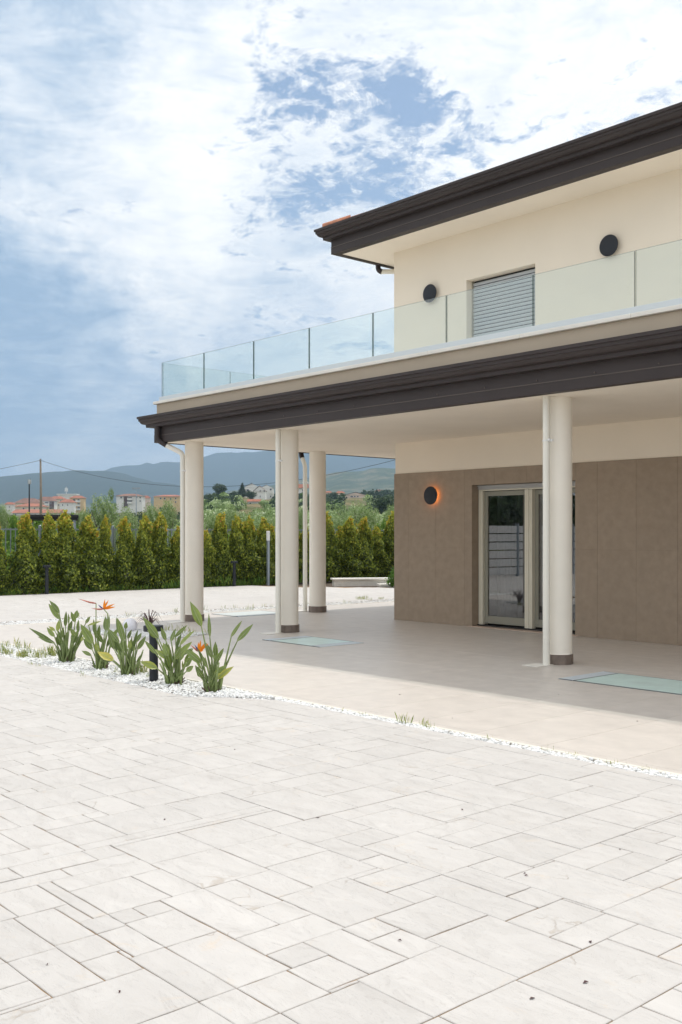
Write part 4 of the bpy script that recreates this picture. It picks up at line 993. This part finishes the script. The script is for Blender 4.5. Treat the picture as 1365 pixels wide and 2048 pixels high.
# ------------------------------------------------------------------ weeds and grass tufts
def tufts(name, spots, seed, label=None):
    rs = np.random.RandomState(seed); P = []; N = []; L = []; W = []; T = []
    V = []
    for (x, y, n, h, sp) in spots:
        for _ in range(n):
            a = rs.uniform(0, 6.28); bx, by_ = x+rs.normal()*sp, y+rs.normal()*sp*.6; hh = h*rs.uniform(.5, 1.2); lean = rs.uniform(0, .45)*hh
            tx, ty = bx+lean*math.cos(a), by_+lean*math.sin(a); w_ = rs.uniform(.0014, .0028); c, s_ = math.cos(a+1.57)*w_, math.sin(a+1.57)*w_
            V += [(bx-c, by_-s_, -.01), (bx+c, by_+s_, -.01), (bx+(tx-bx)*.4, by_+(ty-by_)*.4, hh*.6), (tx, ty, hh)]; T.append(rs.rand())
    n = len(T); me = bpy.data.meshes.new(name); fs = []
    for i in range(n): fs += [(4*i, 4*i+1, 4*i+2), (4*i+1, 4*i+3, 4*i+2)]
    me.from_pydata(V, [], fs); me.materials.append(ML_grass); a = me.attributes.new('tint', 'FLOAT', 'FACE'); a.data.foreach_set('value', np.repeat(T, 2).astype(np.float32))
    return link(name, me, kind='stuff')
sp = []
for X, Y, n, h in ((35,555,30,.10),(60,560,36,.09),(100,560,20,.07),(170,580,34,.06),(200,590,46,.09),(240,580,40,.09),(335,590,46,.09),(395,590,26,.08),(235,510,18,.13),(180,510,12,.12),(150,500,10,.12),(290,555,16,.11),(465,570,46,.12),(485,580,30,.11),(440,565,12,.10),(375,565,18,.08),(20,505,20,.10),(65,490,16,.08),(1270,720,30,.13),(1310,730,34,.10),(1065,725,12,.07),(280,655,10,.05),(355,670,8,.06),(770,760,8,.05),(1345,765,10,.04)):
    p = at_plane(X/4.55, 1180+(Y+22)/4.55, 'z', 0); sp.append((p.x, min(p.y, 5.44), n, h, .035))
for X in range(700, 1365, 23):
    if q.random() < .30: 
        p = at_plane(X, 1374.5+(X-458)*.1945, 'z', 0); sp.append((p.x+q.uniform(-.1, .1), 5.425, q.randint(2, 12), q.uniform(.015, .06), .03))
for X in (807, 815, 830): 
    p = at_plane(X, 1374.5+(X-458)*.1945, 'z', 0); sp.append((p.x, 5.42, 8, .07, .02))
for k in range(26):
    sp.append((q.uniform(-15.85, -15.3), q.uniform(4.9, 14), q.randint(3, 12), q.uniform(.04, .10), .06))
for k in range(9): sp.append((-15.85+.05*q.random(), 9.8+.35*k+q.random()*.2, q.randint(4, 16), q.uniform(.05, .11), .05))
for k in range(10): sp.append((q.uniform(-16.6, -15.8), q.uniform(14.8, 15.3), 20, .06, .05))
for k in range(22): sp.append((q.uniform(-12.8, -12.0), q.uniform(7.7, 8.1), 5, .10, .03))
tufts('weed_grass', sp, 3)
sp = [(-22.62+q.uniform(-.12, .1), 9+.08*k+q.random()*.05, 9 if k < 60 or k > 100 else 24, q.uniform(.10, .26), .07) for k in range(120)]
sp = [(x-.05*(k > 70), y, n, h*(1.2 if k > 60 else .7), s) for k, (x, y, n, h, s) in enumerate(sp)]
g = tufts('hedge_foot_grass', sp, 8); g.data.materials[0] = ML_green
wd_ = MB()
# ------------------------------------------------------------------ hedge shrubs, fence
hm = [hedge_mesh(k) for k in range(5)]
tk = MB(); tk.tube([(0, 0, -.1), (.02, .01, .8), (.0, .0, 1.5)], [.03, .022, .01], 6); tkm = tk.mesh('trunk', M_bark)
SHR = [(-8, 1046, 50), (50, 1036, 58), (97, 1038, 52), (130, 1033, 58), (180, 1042, 60), (216, 1042, 34), (250, 1043, 48), (290, 1039, 46), (322, 1036, 52), (352, 1062, 44), (408, 1068, 44), (440, 1034, 46), (474, 1040, 44), (497, 1042, 44), (523, 1045, 46), (549, 1058, 40), (583, 1052, 44), (612, 1064, 42), (655, 1034, 44), (684, 1060, 34), (700, 1043, 46), (727, 1042, 46), (757, 1060, 40), (786, 1033, 50), (812, 1044, 46), (838, 1042, 44)]
def at_x(px, X): return at_plane(px, 1000, 'x', X)
for k, (px, top, wpx) in enumerate(SHR):
    p = at_x(px, -23.0); d = pd(p); h_ = (YH-top)*d/FPX+CAMH+.05
    OW = 'first second third fourth fifth sixth seventh eighth ninth tenth'.split()
    if px < 0: lab = 'columnar hedge shrub cut by the left edge of the photo'
    elif px < 345: lab = '%s columnar hedge shrub with orange tips from the left edge of the photo' % OW[k]
    elif px < 400: lab = 'low hedge shrub right beside the corner downpipe, lower than its neighbours'
    elif px < 550: lab = '%s columnar hedge shrub from the left between the corner and second columns' % OW[k-10]
    elif px < 650: lab = '%s hedge shrub from the left, mostly hidden by the second and rear columns' % OW[k-16]
    else: lab = '%s columnar hedge shrub right of the rear column, behind the low bench' % OW[k-18]
    o = empty('hedge_shrub', (p.x+q.uniform(-.08, .08), p.y, 0), q.uniform(0, 6.28), label=lab, cat='hedge shrub', group='columnar shrubs of the hedge')
    s_ = (wpx*1.0*d/FPX)/.74; sc_ = (s_, s_, h_/1.80)
    o.scale = sc_
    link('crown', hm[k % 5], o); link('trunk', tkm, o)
HB = pbsdf('fence_base', (.30, .29, .27), .9, bump=(20, .4, .01))
fe = empty('metal_fence', (-23.65, 3, 0), label='grey metal railing with thin vertical bars standing behind the hedge', cat='fence')
b = MB(); b.box(-.1, .1, 0, 32, -.3, .30, .01); b.obj('base_wall', HB, fe)
bar = MB(); bar.box(-.006, .006, -.011, .011, .30, 1.56); bm_ = bar.mesh('bar', M_galv)
for i in range(262): link('bar', bm_, fe, (0, .06+.122*i, 0))
pst = MB(); pst.box(-.025, .025, -.025, .025, .30, 1.62, .004); pm_ = pst.mesh('post', M_galv)
for i in range(17): link('post', pm_, fe, (0, 2.0*i, 0))
for z in (.42, 1.52):
    b = MB(); b.box(-.012, .012, 0, 32, z-.018, z+.018); b.obj('rail', M_galv, fe)

# green shrub at the wall corner
pp = Vector((-19.15, 19.0, 0)); sh = empty('round_shrub', pp, label='round glossy green shrub beside the stone bench at the wall corner', cat='shrub')
link('crown', crown_mesh('shrub_crown', rblobs(9, .38, .12, .42, .22, 4), 2600, .075, ML_green, .0, .75), sh); link('trunk', trunk_mesh(.5, .03, .3, 3, 4), sh)

# ------------------------------------------------------------------ carport beyond the hedge
cp = empty('garden_canopy', at_depth(105, YH, 34).to_2d().to_3d(), TH+.25, label='dark flat roofed canopy on grey posts just beyond the left hedge', cat='canopy')
b = MB(); b.box(-.80, .85, -1.2, 1.2, 1.93, 2.03, .01); b.box(-.78, .83, -1.15, 1.15, 1.86, 1.93); b.obj('roof', M_black, cp)
for x_ in (-.7, .0, .72):
    for y_ in (-1.05, 1.05):
        b = MB(); b.box(x_-.045, x_+.045, y_-.045, y_+.045, -.3, 1.86); b.obj('post', M_galv, cp)

# ------------------------------------------------------------------ trees beyond the fence
ol = [crown_mesh('olive_crown', rblobs(16, 1.5, 1.3, 3.3, .85, 40+k), 9000, .13, ML_olive, .05, 1.0, fill=.5) for k in range(3)]
olt = trunk_mesh(3.4, .16, 1.3, 2)
def place_tree(name, px, top, wpx, dist, crowns, trunk, ch, cw, label, cat, group=None, k=0):
    """ch, cw: height and width of the source crown"""
    base = ground_z(px, dist) if dist > 55 else -.05
    p = at_depth(px, YH, dist); h_ = CAMH+(YH-top)*dist/FPX-base; w_ = wpx*dist/FPX
    o = empty(name, (p.x, p.y, base), q.uniform(0, 6.28), label=label, cat=cat, group=group); s_ = w_/cw; o.scale = (s_, s_, h_/ch)
    link('crown', crowns, o); link('trunk', trunk, o); return o
OL = [(5, 1006, 62, 60, 'silvery olive tree at the left edge of the photo beyond the fence'), (108, 1012, 60, 62, 'small olive tree in front of the red roofed apartment blocks'), (168, 1004, 60, 50, 'olive tree just left of the largest olive tree beyond the hedge'), (206, 988, 96, 44, 'largest grey green olive tree beyond the left hedge'),
      (258, 1004, 76, 40, 'pale flowering olive tree below the brown and white apartment block'), (303, 992, 70, 46, 'olive tree in front of the orange roofed house left of the corner column'), (338, 998, 76, 38, 'silvery olive tree just left of the corner downpipe'), (385, 996, 50, 48, 'olive tree partly hidden by the corner column'),
      (425, 1012, 66, 42, 'pale olive tree right of the corner column'), (462, 1010, 60, 46, 'olive tree below the red roofed shed'), (500, 1016, 64, 40, 'silvery olive tree below and right of the red roofed shed'), (540, 1018, 56, 44, 'silvery olive tree just left of the second column'),
      (604, 1012, 40, 50, 'olive tree seen between the second column and its neighbour'), (672, 1010, 60, 48, 'olive tree right of the rear column'), (722, 990, 92, 46, 'broad pale olive tree in front of the long pale warehouse'), (782, 1008, 60, 42, 'olive tree at the corner of the tiled wall')]
for k, (px, top, wpx, d, lab) in enumerate(OL): place_tree('olive_tree', px, top, wpx, d, ol[k % 3], olt, 4.15, 4.3, lab, 'olive tree', 'olive trees beyond the hedge')
pop = crown_mesh('poplar_crown', rblobs(9, .55, 1.2, 4.6, .5, 77), 3500, .13, ML_olive, .0, .75)
place_tree('young_poplar', 222, 976, 20, 46, pop, trunk_mesh(4.6, .07, .5, 9), 5.0, 1.9, 'slender sapling rising above the largest olive tree', 'tree')
red = crown_mesh('red_crown', rblobs(11, 1.0, .5, 1.9, .5, 60), 3500, .11, ML_red, .0, 1.0)
rt = trunk_mesh(1.9, .06, .8, 5)
place_tree('red_shrub', 672, 1034, 66, 36, red, rt, 2.3, 2.8, 'reddish leaved shrub behind the hedge right of the rear column', 'shrub', 'red leaved shrubs')
place_tree('red_shrub', 604, 1027, 30, 36, red, rt, 2.3, 2.8, 'reddish leaved shrub seen just left of the rear column', 'shrub', 'red leaved shrubs')
grn = crown_mesh('green_crown', rblobs(10, .9, .4, 1.6, .42, 61), 2600, .16, ML_green, .2, 1.0)
for px, top, wpx, d, lab in ((36, 1024, 60, 40, 'yellow green bush left of the dark canopy'), (75, 1026, 50, 44, 'yellow green bush behind the dark canopy'), (150, 1020, 40, 44, 'bright green bush at the right end of the dark canopy'), (690, 1045, 44, 33, 'bright green bush below the reddish shrub'), (772, 1030, 30, 33, 'broad leaved bright green fig bush near the wall corner'), (752, 1040, 34, 32, 'yellow green bush left of the fig bush'), (610, 1042, 34, 33, 'green bush in front of the reddish shrub left of the rear column')):
    place_tree('green_bush', px, top, wpx, d, grn, rt, 1.95, 2.4, lab, 'bush', 'bushes behind the hedge')
b = MB()
dk = [crown_mesh('dark_crown', rblobs(14, 2.2, 2.2, 5.2, 1.4, 80+k), 2600, .55, ML_dark, .0, 1.0) for k in range(2)]
dkt = trunk_mesh(5, .3, 2, 21)
gr2 = crown_mesh('bright_crown', rblobs(12, 2.2, 2.2, 4.6, 1.3, 90), 2600, .5, ML_green, .0, .7)
con = crown_mesh('conifer_crown', [(0, 0, 1.2+i*.75, 2.1-.22*i, 2.1-.22*i, .55) for i in range(9)], 2600, .5, ML_dark, .0, .55)
for nm, px, top, wpx, d, cr, ch, cw, lab in (('pine_tree', 440, 967, 40, 420, dk[0], 6.7, 6.6, 'big dark round pine left of the white hillside villa'), ('dark_tree', 414, 988, 20, 400, dk[1], 6.7, 6.6, 'dark tree right beside the corner column on the hill'),
    ('bright_tree', 436, 989, 26, 380, gr2, 6.2, 6.4, 'bright green round tree in front of the dark pine'), ('dark_tree', 468, 981, 22, 400, dk[1], 6.7, 6.6, 'mid green tree between the round pine and the pointed conifer'), ('conifer_tree', 485, 965, 24, 410, con, 7.8, 4.4, 'pointed dark conifer just left of the white villa'),
    ('dark_tree', 503, 981, 24, 370, dk[0], 6.7, 6.6, 'dark green tree in front of the white villa'), ('dark_tree', 664, 983, 36, 420, dk[1], 6.7, 6.6, 'dark round tree left of the long pale warehouse'), ('dark_tree', 652, 994, 30, 300, dk[0], 6.7, 6.6, 'grey green tree right beside the rear column'),
    ('dark_tree', 768, 991, 56, 200, dk[0], 6.7, 6.6, 'broad dark tree near the tiled wall corner'), ('bright_tree', 606, 985, 16, 380, gr2, 6.2, 6.4, 'green tree in front of the white house between the columns')):
    place_tree(nm, px, top, wpx, d, cr, dkt, ch, cw, lab, 'tree', 'trees on the hillside')

# far grove: one mass of crowns scattered over the slope
def grove(name, specs, leaf_per, mat, seed):
    global NR
    rs = np.random.RandomState(seed); P = []; N = []; S = []; T = []
    for (px0, px1, d0, d1, n, rad) in specs:
        for _ in range(n):
            px = rs.uniform(px0, px1); d = d0*(d1/d0)**rs.rand(); c = at_depth(px, YH, d); z0 = ground_z(px, d) if d > 55 else -.05; r = rad*rs.uniform(.7, 1.4)
            m = leaf_per; dd = rs.normal(size=(m, 3)); dd /= np.linalg.norm(dd, axis=1, keepdims=True)
            P.append(np.array([c.x, c.y, z0+r*.8])+dd*np.array([r, r, r*.8])*rs.uniform(.6, 1.1, (m, 1))); N.append(dd+.6*rs.normal(size=(m, 3))); S.append(np.full(m, .0026*d+.08)*rs.uniform(.6, 1.4, m)); T.append(np.clip(rs.uniform(.0, .7)+.3*rs.rand(m), 0, 1))
    P = np.concatenate(P); S = np.concatenate(S); return link(name, leaf_mesh(name, P, np.concatenate(N), S, S*.6, np.concatenate(T), mat), kind='stuff')
grove('olive_grove', [(-500, 1500, 70, 160, 170, 1.0), (380, 484, 110, 330, 110, 1.05), (526, 690, 110, 330, 120, 1.05), (734, 900, 110, 330, 90, 1.05), (484, 526, 110, 210, 25, .9), (690, 734, 110, 260, 25, .9)], 90, ML_olive, 3)
grove('wooded_slope', [(-600, 380, 120, 330, 120, 1.2), (900, 1600, 260, 740, 160, 3.2), (395, 484, 230, 400, 40, 1.3), (548, 640, 230, 400, 50, 1.3), (640, 688, 230, 430, 24, 1.3), (738, 900, 230, 430, 50, 1.4), (700, 950, 520, 760, 200, 2.2), (395, 640, 500, 720, 90, 2.6)], 80, ML_dark, 5)
grove('undergrowth', [(-200, 900, 33.5, 38, 90, .45), (-500, 1500, 38, 60, 110, .8)], 160, ML_green, 9)

# ------------------------------------------------------------------ distant buildings
MW = {k: pbsdf('render_'+k, c, .85, var=(.2, .06, 3)) for k, c in dict(white=(.74, .73, .70), cream=(.66, .58, .44), yellow=(.66, .48, .24), brown=(.10, .055, .04), pink=(.62, .50, .42), grey=(.5, .5, .48)).items()}
M_roofr = pbsdf('red_roof', (.34, .125, .072), .85, var=(.3, .25, 4)); M_roofb = pbsdf('brown_roof', (.22, .11, .075), .85, var=(.3, .25, 4)); M_roofw = pbsdf('pale_roof', (.66, .66, .65), .7)
M_win = pbsdf('dark_window', (.03, .035, .045), .2)
def building(px0, px1, eave_row, apex_row, base_row, dist, wall, roof, label, roofkind='hip', wins=(), depth=None, turn=0.0, balc=(), dark=(), over=1.0):
    """box facing the viewer; wins: (px, row, w, h) in photograph pixels"""
    s = dist/FPX; wdt = (px1-px0)*s; dp_ = depth or wdt*.6; c = at_depth((px0+px1)/2, YH, dist)
    zt = CAMH+(YH-eave_row)*s; za = CAMH+(YH-apex_row)*s; zb = CAMH+(YH-base_row)*s - 6
    o = empty('building', (c.x, c.y, 0), TH+turn, label=label, cat='building')
    b = MB(); b.box(-wdt/2, wdt/2, 0, dp_, zb, zt); b.obj('wall', MW[wall], o)
    ov = over*.8; r = MB(); x0, x1, y0, y1 = -wdt/2-ov, wdt/2+ov, -ov, dp_+ov; ym = (y0+y1)/2
    if roofkind == 'hip':
        k = min((x1-x0)*.3, (y1-y0)/2); r.add([(x0, y0, zt), (x1, y0, zt), (x1, y1, zt), (x0, y1, zt), (x0+k, ym, za), (x1-k, ym, za)], [(0, 1, 5, 4), (1, 2, 5), (2, 3, 4, 5), (3, 0, 4), (3, 2, 1, 0)])
    elif roofkind == 'gable':
        xm = 0; r.add([(x0, y0, zt), (x1, y0, zt), (x1, y1, zt), (x0, y1, zt), (xm, y0, za), (xm, y1, za)], [(0, 4, 5, 3), (1, 2, 5, 4), (3, 2, 1, 0)]); g = MB(); g.add([(-wdt/2, 0, zt), (wdt/2, 0, zt), (0, 0, za-.3)], [(0, 1, 2)]); g.obj('gable', MW[wall], o)
    elif roofkind == 'ridge':
        r.add([(x0, y0, zt), (x1, y0, zt), (x1, y1, zt), (x0, y1, zt), (x0, ym, za), (x1, ym, za)], [(0, 1, 5, 4), (2, 3, 4, 5), (1, 2, 5), (3, 0, 4), (3, 2, 1, 0)])
    elif roofkind == 'flat': r.box(x0, x1, y0, y1, zt, za)
    r.obj('roof', roof, o)
    for (a, rr, ww, hh) in dark:
        x = ((a-(px0+px1)/2))*s; z = CAMH+(YH-rr)*s; b = MB(); b.box(x-ww*s/2, x+ww*s/2, -.25, .1, z-hh*s/2, z+hh*s/2); b.obj('wall_panel', MW['brown'], o)
    for (a, rr, ww, hh) in wins:
        x = ((a-(px0+px1)/2))*s; z = CAMH+(YH-rr)*s
        b = MB(); b.box(x-ww*s/2-.1, x+ww*s/2+.1, -.30, .08, z-hh*s/2-.1, z+hh*s/2+.1); wf = b.obj('window', MW['white'], o)
        b = MB(); b.box(x-ww*s/2, x+ww*s/2, -.34, -.301, z-hh*s/2, z+hh*s/2); b.obj('pane', M_win, wf)
    for (a, rr, ww) in balc:
        x = ((a-(px0+px1)/2))*s; z = CAMH+(YH-rr)*s; b = MB(); b.box(x-ww*s/2, x+ww*s/2, -1.3, 0, z-.1, z+.15); b.box(x-ww*s/2, x+ww*s/2, -1.32, -1.2, z+.15, z+1.1); b.obj('balcony', MW['white'], o)
    return o
building(10, 28, 1009, 1004, 1022, 640, 'white', M_roofr, 'small white house with red roof at the far left behind the light mast', wins=[(20, 1014, 2, 2)])
building(26, 116, 1026, 1018, 1036, 520, 'white', M_roofr, 'long low white house with a long red roof and dormers below the apartment blocks', 'ridge', wins=[(32, 1029, 2.2, 2.4), (60, 1029, 2.2, 2.4), (100, 1029, 2, 2)])
building(31, 88, 1013, 1006, 1026, 600, 'cream', M_roofr, 'cream terrace house with a wide red hip roof just above the long low house', wins=[(48, 1017, 3, 3), (70, 1017, 2.5, 3), (80, 1017, 2, 3)])
building(29, 80, 1006, 996, 1012, 690, 'cream', M_roofb, 'wide brown roofed block with white roof windows behind the light mast', wins=[(53, 1009, 1.6, 1.6), (62, 1009, 1.6, 1.6), (68, 1009, 1.6, 1.6)])
building(74, 109, 1002, 993, 1030, 720, 'white', M_roofb, 'dark brown and white apartment block just right of the wooden pole', wins=[(94, 1006, 7, 3), (94, 1014, 7, 3), (102, 1006, 2, 2.4), (102, 1014, 2, 2.4)], balc=[(94, 1010, 9), (94, 1018, 9)], dark=[(104, 1012, 9, 18)])
building(98, 128, 998, 992, 1028, 800, 'cream', M_roofr, 'cream block behind the dark brown and white apartment block', wins=[(114, 1002, 2, 2.4), (122, 1002, 2, 2.4), (118, 1010, 2, 2.4)])
building(116, 152, 990, 987.5, 1020, 860, 'white', M_roofw, 'pale flat topped block carrying the rooftop antennas', 'flat')
building(120, 148, 1005, 998, 1030, 700, 'white', M_roofr, 'low red hip roofed house in front of the yellow apartment block', wins=[(126, 1010, 2, 2.4), (136, 1010, 2, 2.4)])
building(140, 168, 996, 991, 1032, 740, 'yellow', M_roofr, 'yellow apartment block with balconies and red roof left of the big olive tree', wins=[(149, 1000, 5, 3), (158, 1000, 4, 3), (158, 1008, 5, 3), (158, 1016, 5, 3)], balc=[(157, 1004, 10), (157, 1012, 10), (157, 1020, 10)])
building(233, 285, 992, 987, 1024, 640, 'white', M_roofb, 'brown roofed white apartment block with a dark brown stair panel behind the olive trees', wins=[(243, 995, 3, 3), (261, 996, 8, 3.4), (261, 1003, 8, 3.4), (274, 995, 2.4, 2.6), (281, 995, 2.4, 2.6), (281, 1002, 2.4, 2.6)], balc=[(261, 1000, 11), (261, 1007, 11)], dark=[(252, 1004, 8, 22)])
building(284, 300, 996, 991, 1020, 700, 'pink', M_roofr, 'small orange roofed house between the white and the yellow apartment blocks', over=.5)
building(308, 366, 993, 989, 1024, 660, 'yellow', M_roofr, 'yellow apartment block with red roof beside the corner downpipe', wins=[(322, 997, 3, 3), (330, 997, 3, 3), (342, 998, 3, 4), (352, 997, 2.6, 2.6), (352, 1004, 2.6, 2.6)])
VD = 470
building(490, 519, 974, 966, 1001, VD, 'white', M_roofw, 'left gabled wing of the white hillside villa with a big dark window', 'gable', wins=[(496, 981, 5, 4.6)], over=.3)
building(508, 531, 982, 971, 996, VD-14, 'white', M_roofb, 'lower front wing of the white hillside villa with brown roof', 'gable', wins=[(521, 982, 1.2, 4), (529, 982, 2, 4), (521, 993, 1.2, 3)], over=.4, depth=8)
building(521, 547, 976, 969, 1001, VD+6, 'white', M_roofw, 'right gabled wing of the white hillside villa with balconies', 'gable', wins=[(542, 979, 3.4, 3), (542, 993, 2, 3)], balc=[(543, 987, 6)], over=.3)
building(496, 522, 1003, 998, 1015, 330, 'grey', M_roofr, 'small grey shed with an orange red roof below the villa', 'ridge', wins=[(501.5, 1009, 4, 8)], over=.3)
building(592, 614, 976, 968, 1000, 470, 'white', M_roofr, 'white house with red roof seen between the second and the rear column', 'ridge', wins=[(607, 981, 4, 4)])
building(691, 732, 990, 984, 1000, 470, 'pink', M_roofw, 'long low pale warehouse with a white gabled roof', 'gable', wins=[(704, 993, 5, 2), (710, 993, 3, 2), (716, 993, 3, 2)], over=.4, depth=20)
building(672, 690, 986, 982, 996, 540, 'pink', M_roofr, 'small house with red roof left of the long pale warehouse', over=.5)
building(651, 664, 985, 982, 992, 560, 'pink', M_roofr, 'low salmon house right beside the rear column', over=.5)
building(750, 771, 982, 979, 988, 620, 'pink', M_roofb, 'low brick coloured house among the trees on the right hill', over=.5)

# ------------------------------------------------------------------ poles, masts, wires
def pole_at(px, base_d): p = at_depth(px, YH, base_d); return p.x, p.y
x, y = pole_at(81.5, 100); zg = ground_z(81.5, 100)
o = empty('utility_pole', (x, y, zg), label='tall grey wooden utility pole carrying a wire at the left', cat='utility pole'); ht = CAMH+(YH-918)*100/FPX-zg
b = MB(); b.tube([(0, 0, -1), (.1, 0, ht*.5), (.0, 0, ht)], [.14, .12, .085], 12); b.obj('pole', M_wood, o, smooth=True)
b = MB(); b.box(-.16, .16, -.05, .05, ht-.22, ht-.12); b.cyl(-.13, 0, ht-.12, ht+.02, .03, n=8); b.cyl(.13, 0, ht-.12, ht+.02, .03, n=8); b.obj('insulator', M_galv, o)
wt = Vector((x, y, zg+ht-.12))
pr_ = Vector(pole_at(960, 70)+(0,)); rt_ = at_depth(960, 868, 70)
o2 = empty('utility_pole', (pr_.x, pr_.y, ground_z(960, 70)), label='second wooden utility pole hidden behind the house', cat='utility pole')
b = MB(); b.tube([(0, 0, -1), (0, 0, rt_.z-ground_z(960, 70)+.1)], [.14, .09], 10); b.obj('pole', M_wood, o2, smooth=True)
def wire(a, b_, sag, label, r=.016):
    pts = []
    for i in range(41):
        t_ = i/40; p = Vector(a).lerp(Vector(b_), t_); p.z -= sag*4*t_*(1-t_); pts.append(p)
    m_ = MB(); m_.tube(pts, r, 5); return m_.obj('overhead_wire', M_black, None, label=label, cat='wire')
wire(wt, rt_, 3.1, 'thin overhead wire sagging from the wooden pole to the right behind the columns')
wl = at_depth(-500, 985, 92); wire(wt, wl, .8, 'thin overhead wire running off to the left from the wooden pole')
x, y = pole_at(59, 150); zg = ground_z(59, 150); s = 150/FPX
o = empty('antenna_mast', (x, y, zg), label='dark mast topped with white antenna panels left of the wooden pole', cat='antenna mast'); ht = CAMH+(YH-968)*s-zg
b = MB(); b.tube([(0, 0, -1), (0, 0, ht)], [.13, .09], 10); b.obj('mast', M_lamp, o)
for k, (dx, dy) in enumerate(((-.38, 0), (.02, -.2), (.36, .05), (-.2, .25), (.22, -.12))):
    b = MB(); b.box(dx-.07, dx+.07, dy-.05, dy+.05, ht-.0, ht+.62+.08*(k % 2), .01); b.obj('antenna_panel', M_white if k % 2 == 0 else M_galv, o)
b = MB(); b.box(-.4, .4, -.03, .03, ht+.1, ht+.16); b.box(-.03, .03, -.25, .25, ht+.1, ht+.16); b.cyl(.42, 0, ht, ht+.8, .02, n=6); b.obj('bracket', M_lamp, o)
s = 420/FPX; x, y = pole_at(273, 420); zg = ground_z(273, 420); o = empty('floodlight_mast', (x, y, zg), TH, label='tall stadium floodlight mast with a wide lamp rack above the olive trees', cat='floodlight'); ht = CAMH+(YH-977)*s-zg
b = MB(); b.tube([(0, 0, -1), (0, 0, ht)], [.22, .14], 10); b.obj('mast', M_galv, o)
b = MB()
for i in range(7): b.box(-1.75+.5*i, -1.35+.5*i, -.2, .2, ht-.3, ht+.45)
b.box(-1.8, 1.8, -.05, .05, ht-.0, ht+.1); b.obj('lamp_rack', M_galv, o)
s = 860/FPX; x, y = pole_at(133, 858); o = empty('rooftop_antenna', (x, y, CAMH+(YH-988)*s), TH, label='cluster of rooftop antennas on the pale flat topped block', cat='antenna')
b = MB(); b.tube([(0, 0, 0), (0, 0, 6)], .3, 8)
for i in range(5): b.box(-1.2+.55*i, -.9+.55*i, -.3, .3, 1.6+(i % 2), 4.6+(i % 3)*.5)
b.obj('antenna_panel', M_white, o)

# ------------------------------------------------------------------ what the door glass mirrors: slatted boundary and trees to the left of the frame
fe2 = empty('slatted_fence', (-21.6, -12, 0), label='white horizontal board fence left of the paved yard, out of frame', cat='fence')
bd = MB(); bd.box(-.015, .015, 0, 2.96, 0, .24, .004); bdm = bd.mesh('board', M_white)
ps = MB(); ps.box(-.06, .06, -.04, .04, 0, 1.75, .005); psm = ps.mesh('post', M_galv)
for k in range(6):
    link('post', psm, fe2, (0, 3.0*k, 0))
    for j in range(6): link('board', bdm, fe2, (0, .02+3.0*k, .06+.275*j))
for k in range(7):
    o = empty('boundary_tree', (-24.5, -13+3.1*k, 0), q.uniform(0, 6), label='%s dark leafy tree behind the white board fence, counted from the nearest end' % 'first second third fourth fifth sixth seventh'.split()[k], cat='tree', group='trees behind the board fence'); o.scale = (.55, .55, .48)
    link('crown', dk[k % 2], o); link('trunk', dkt, o)
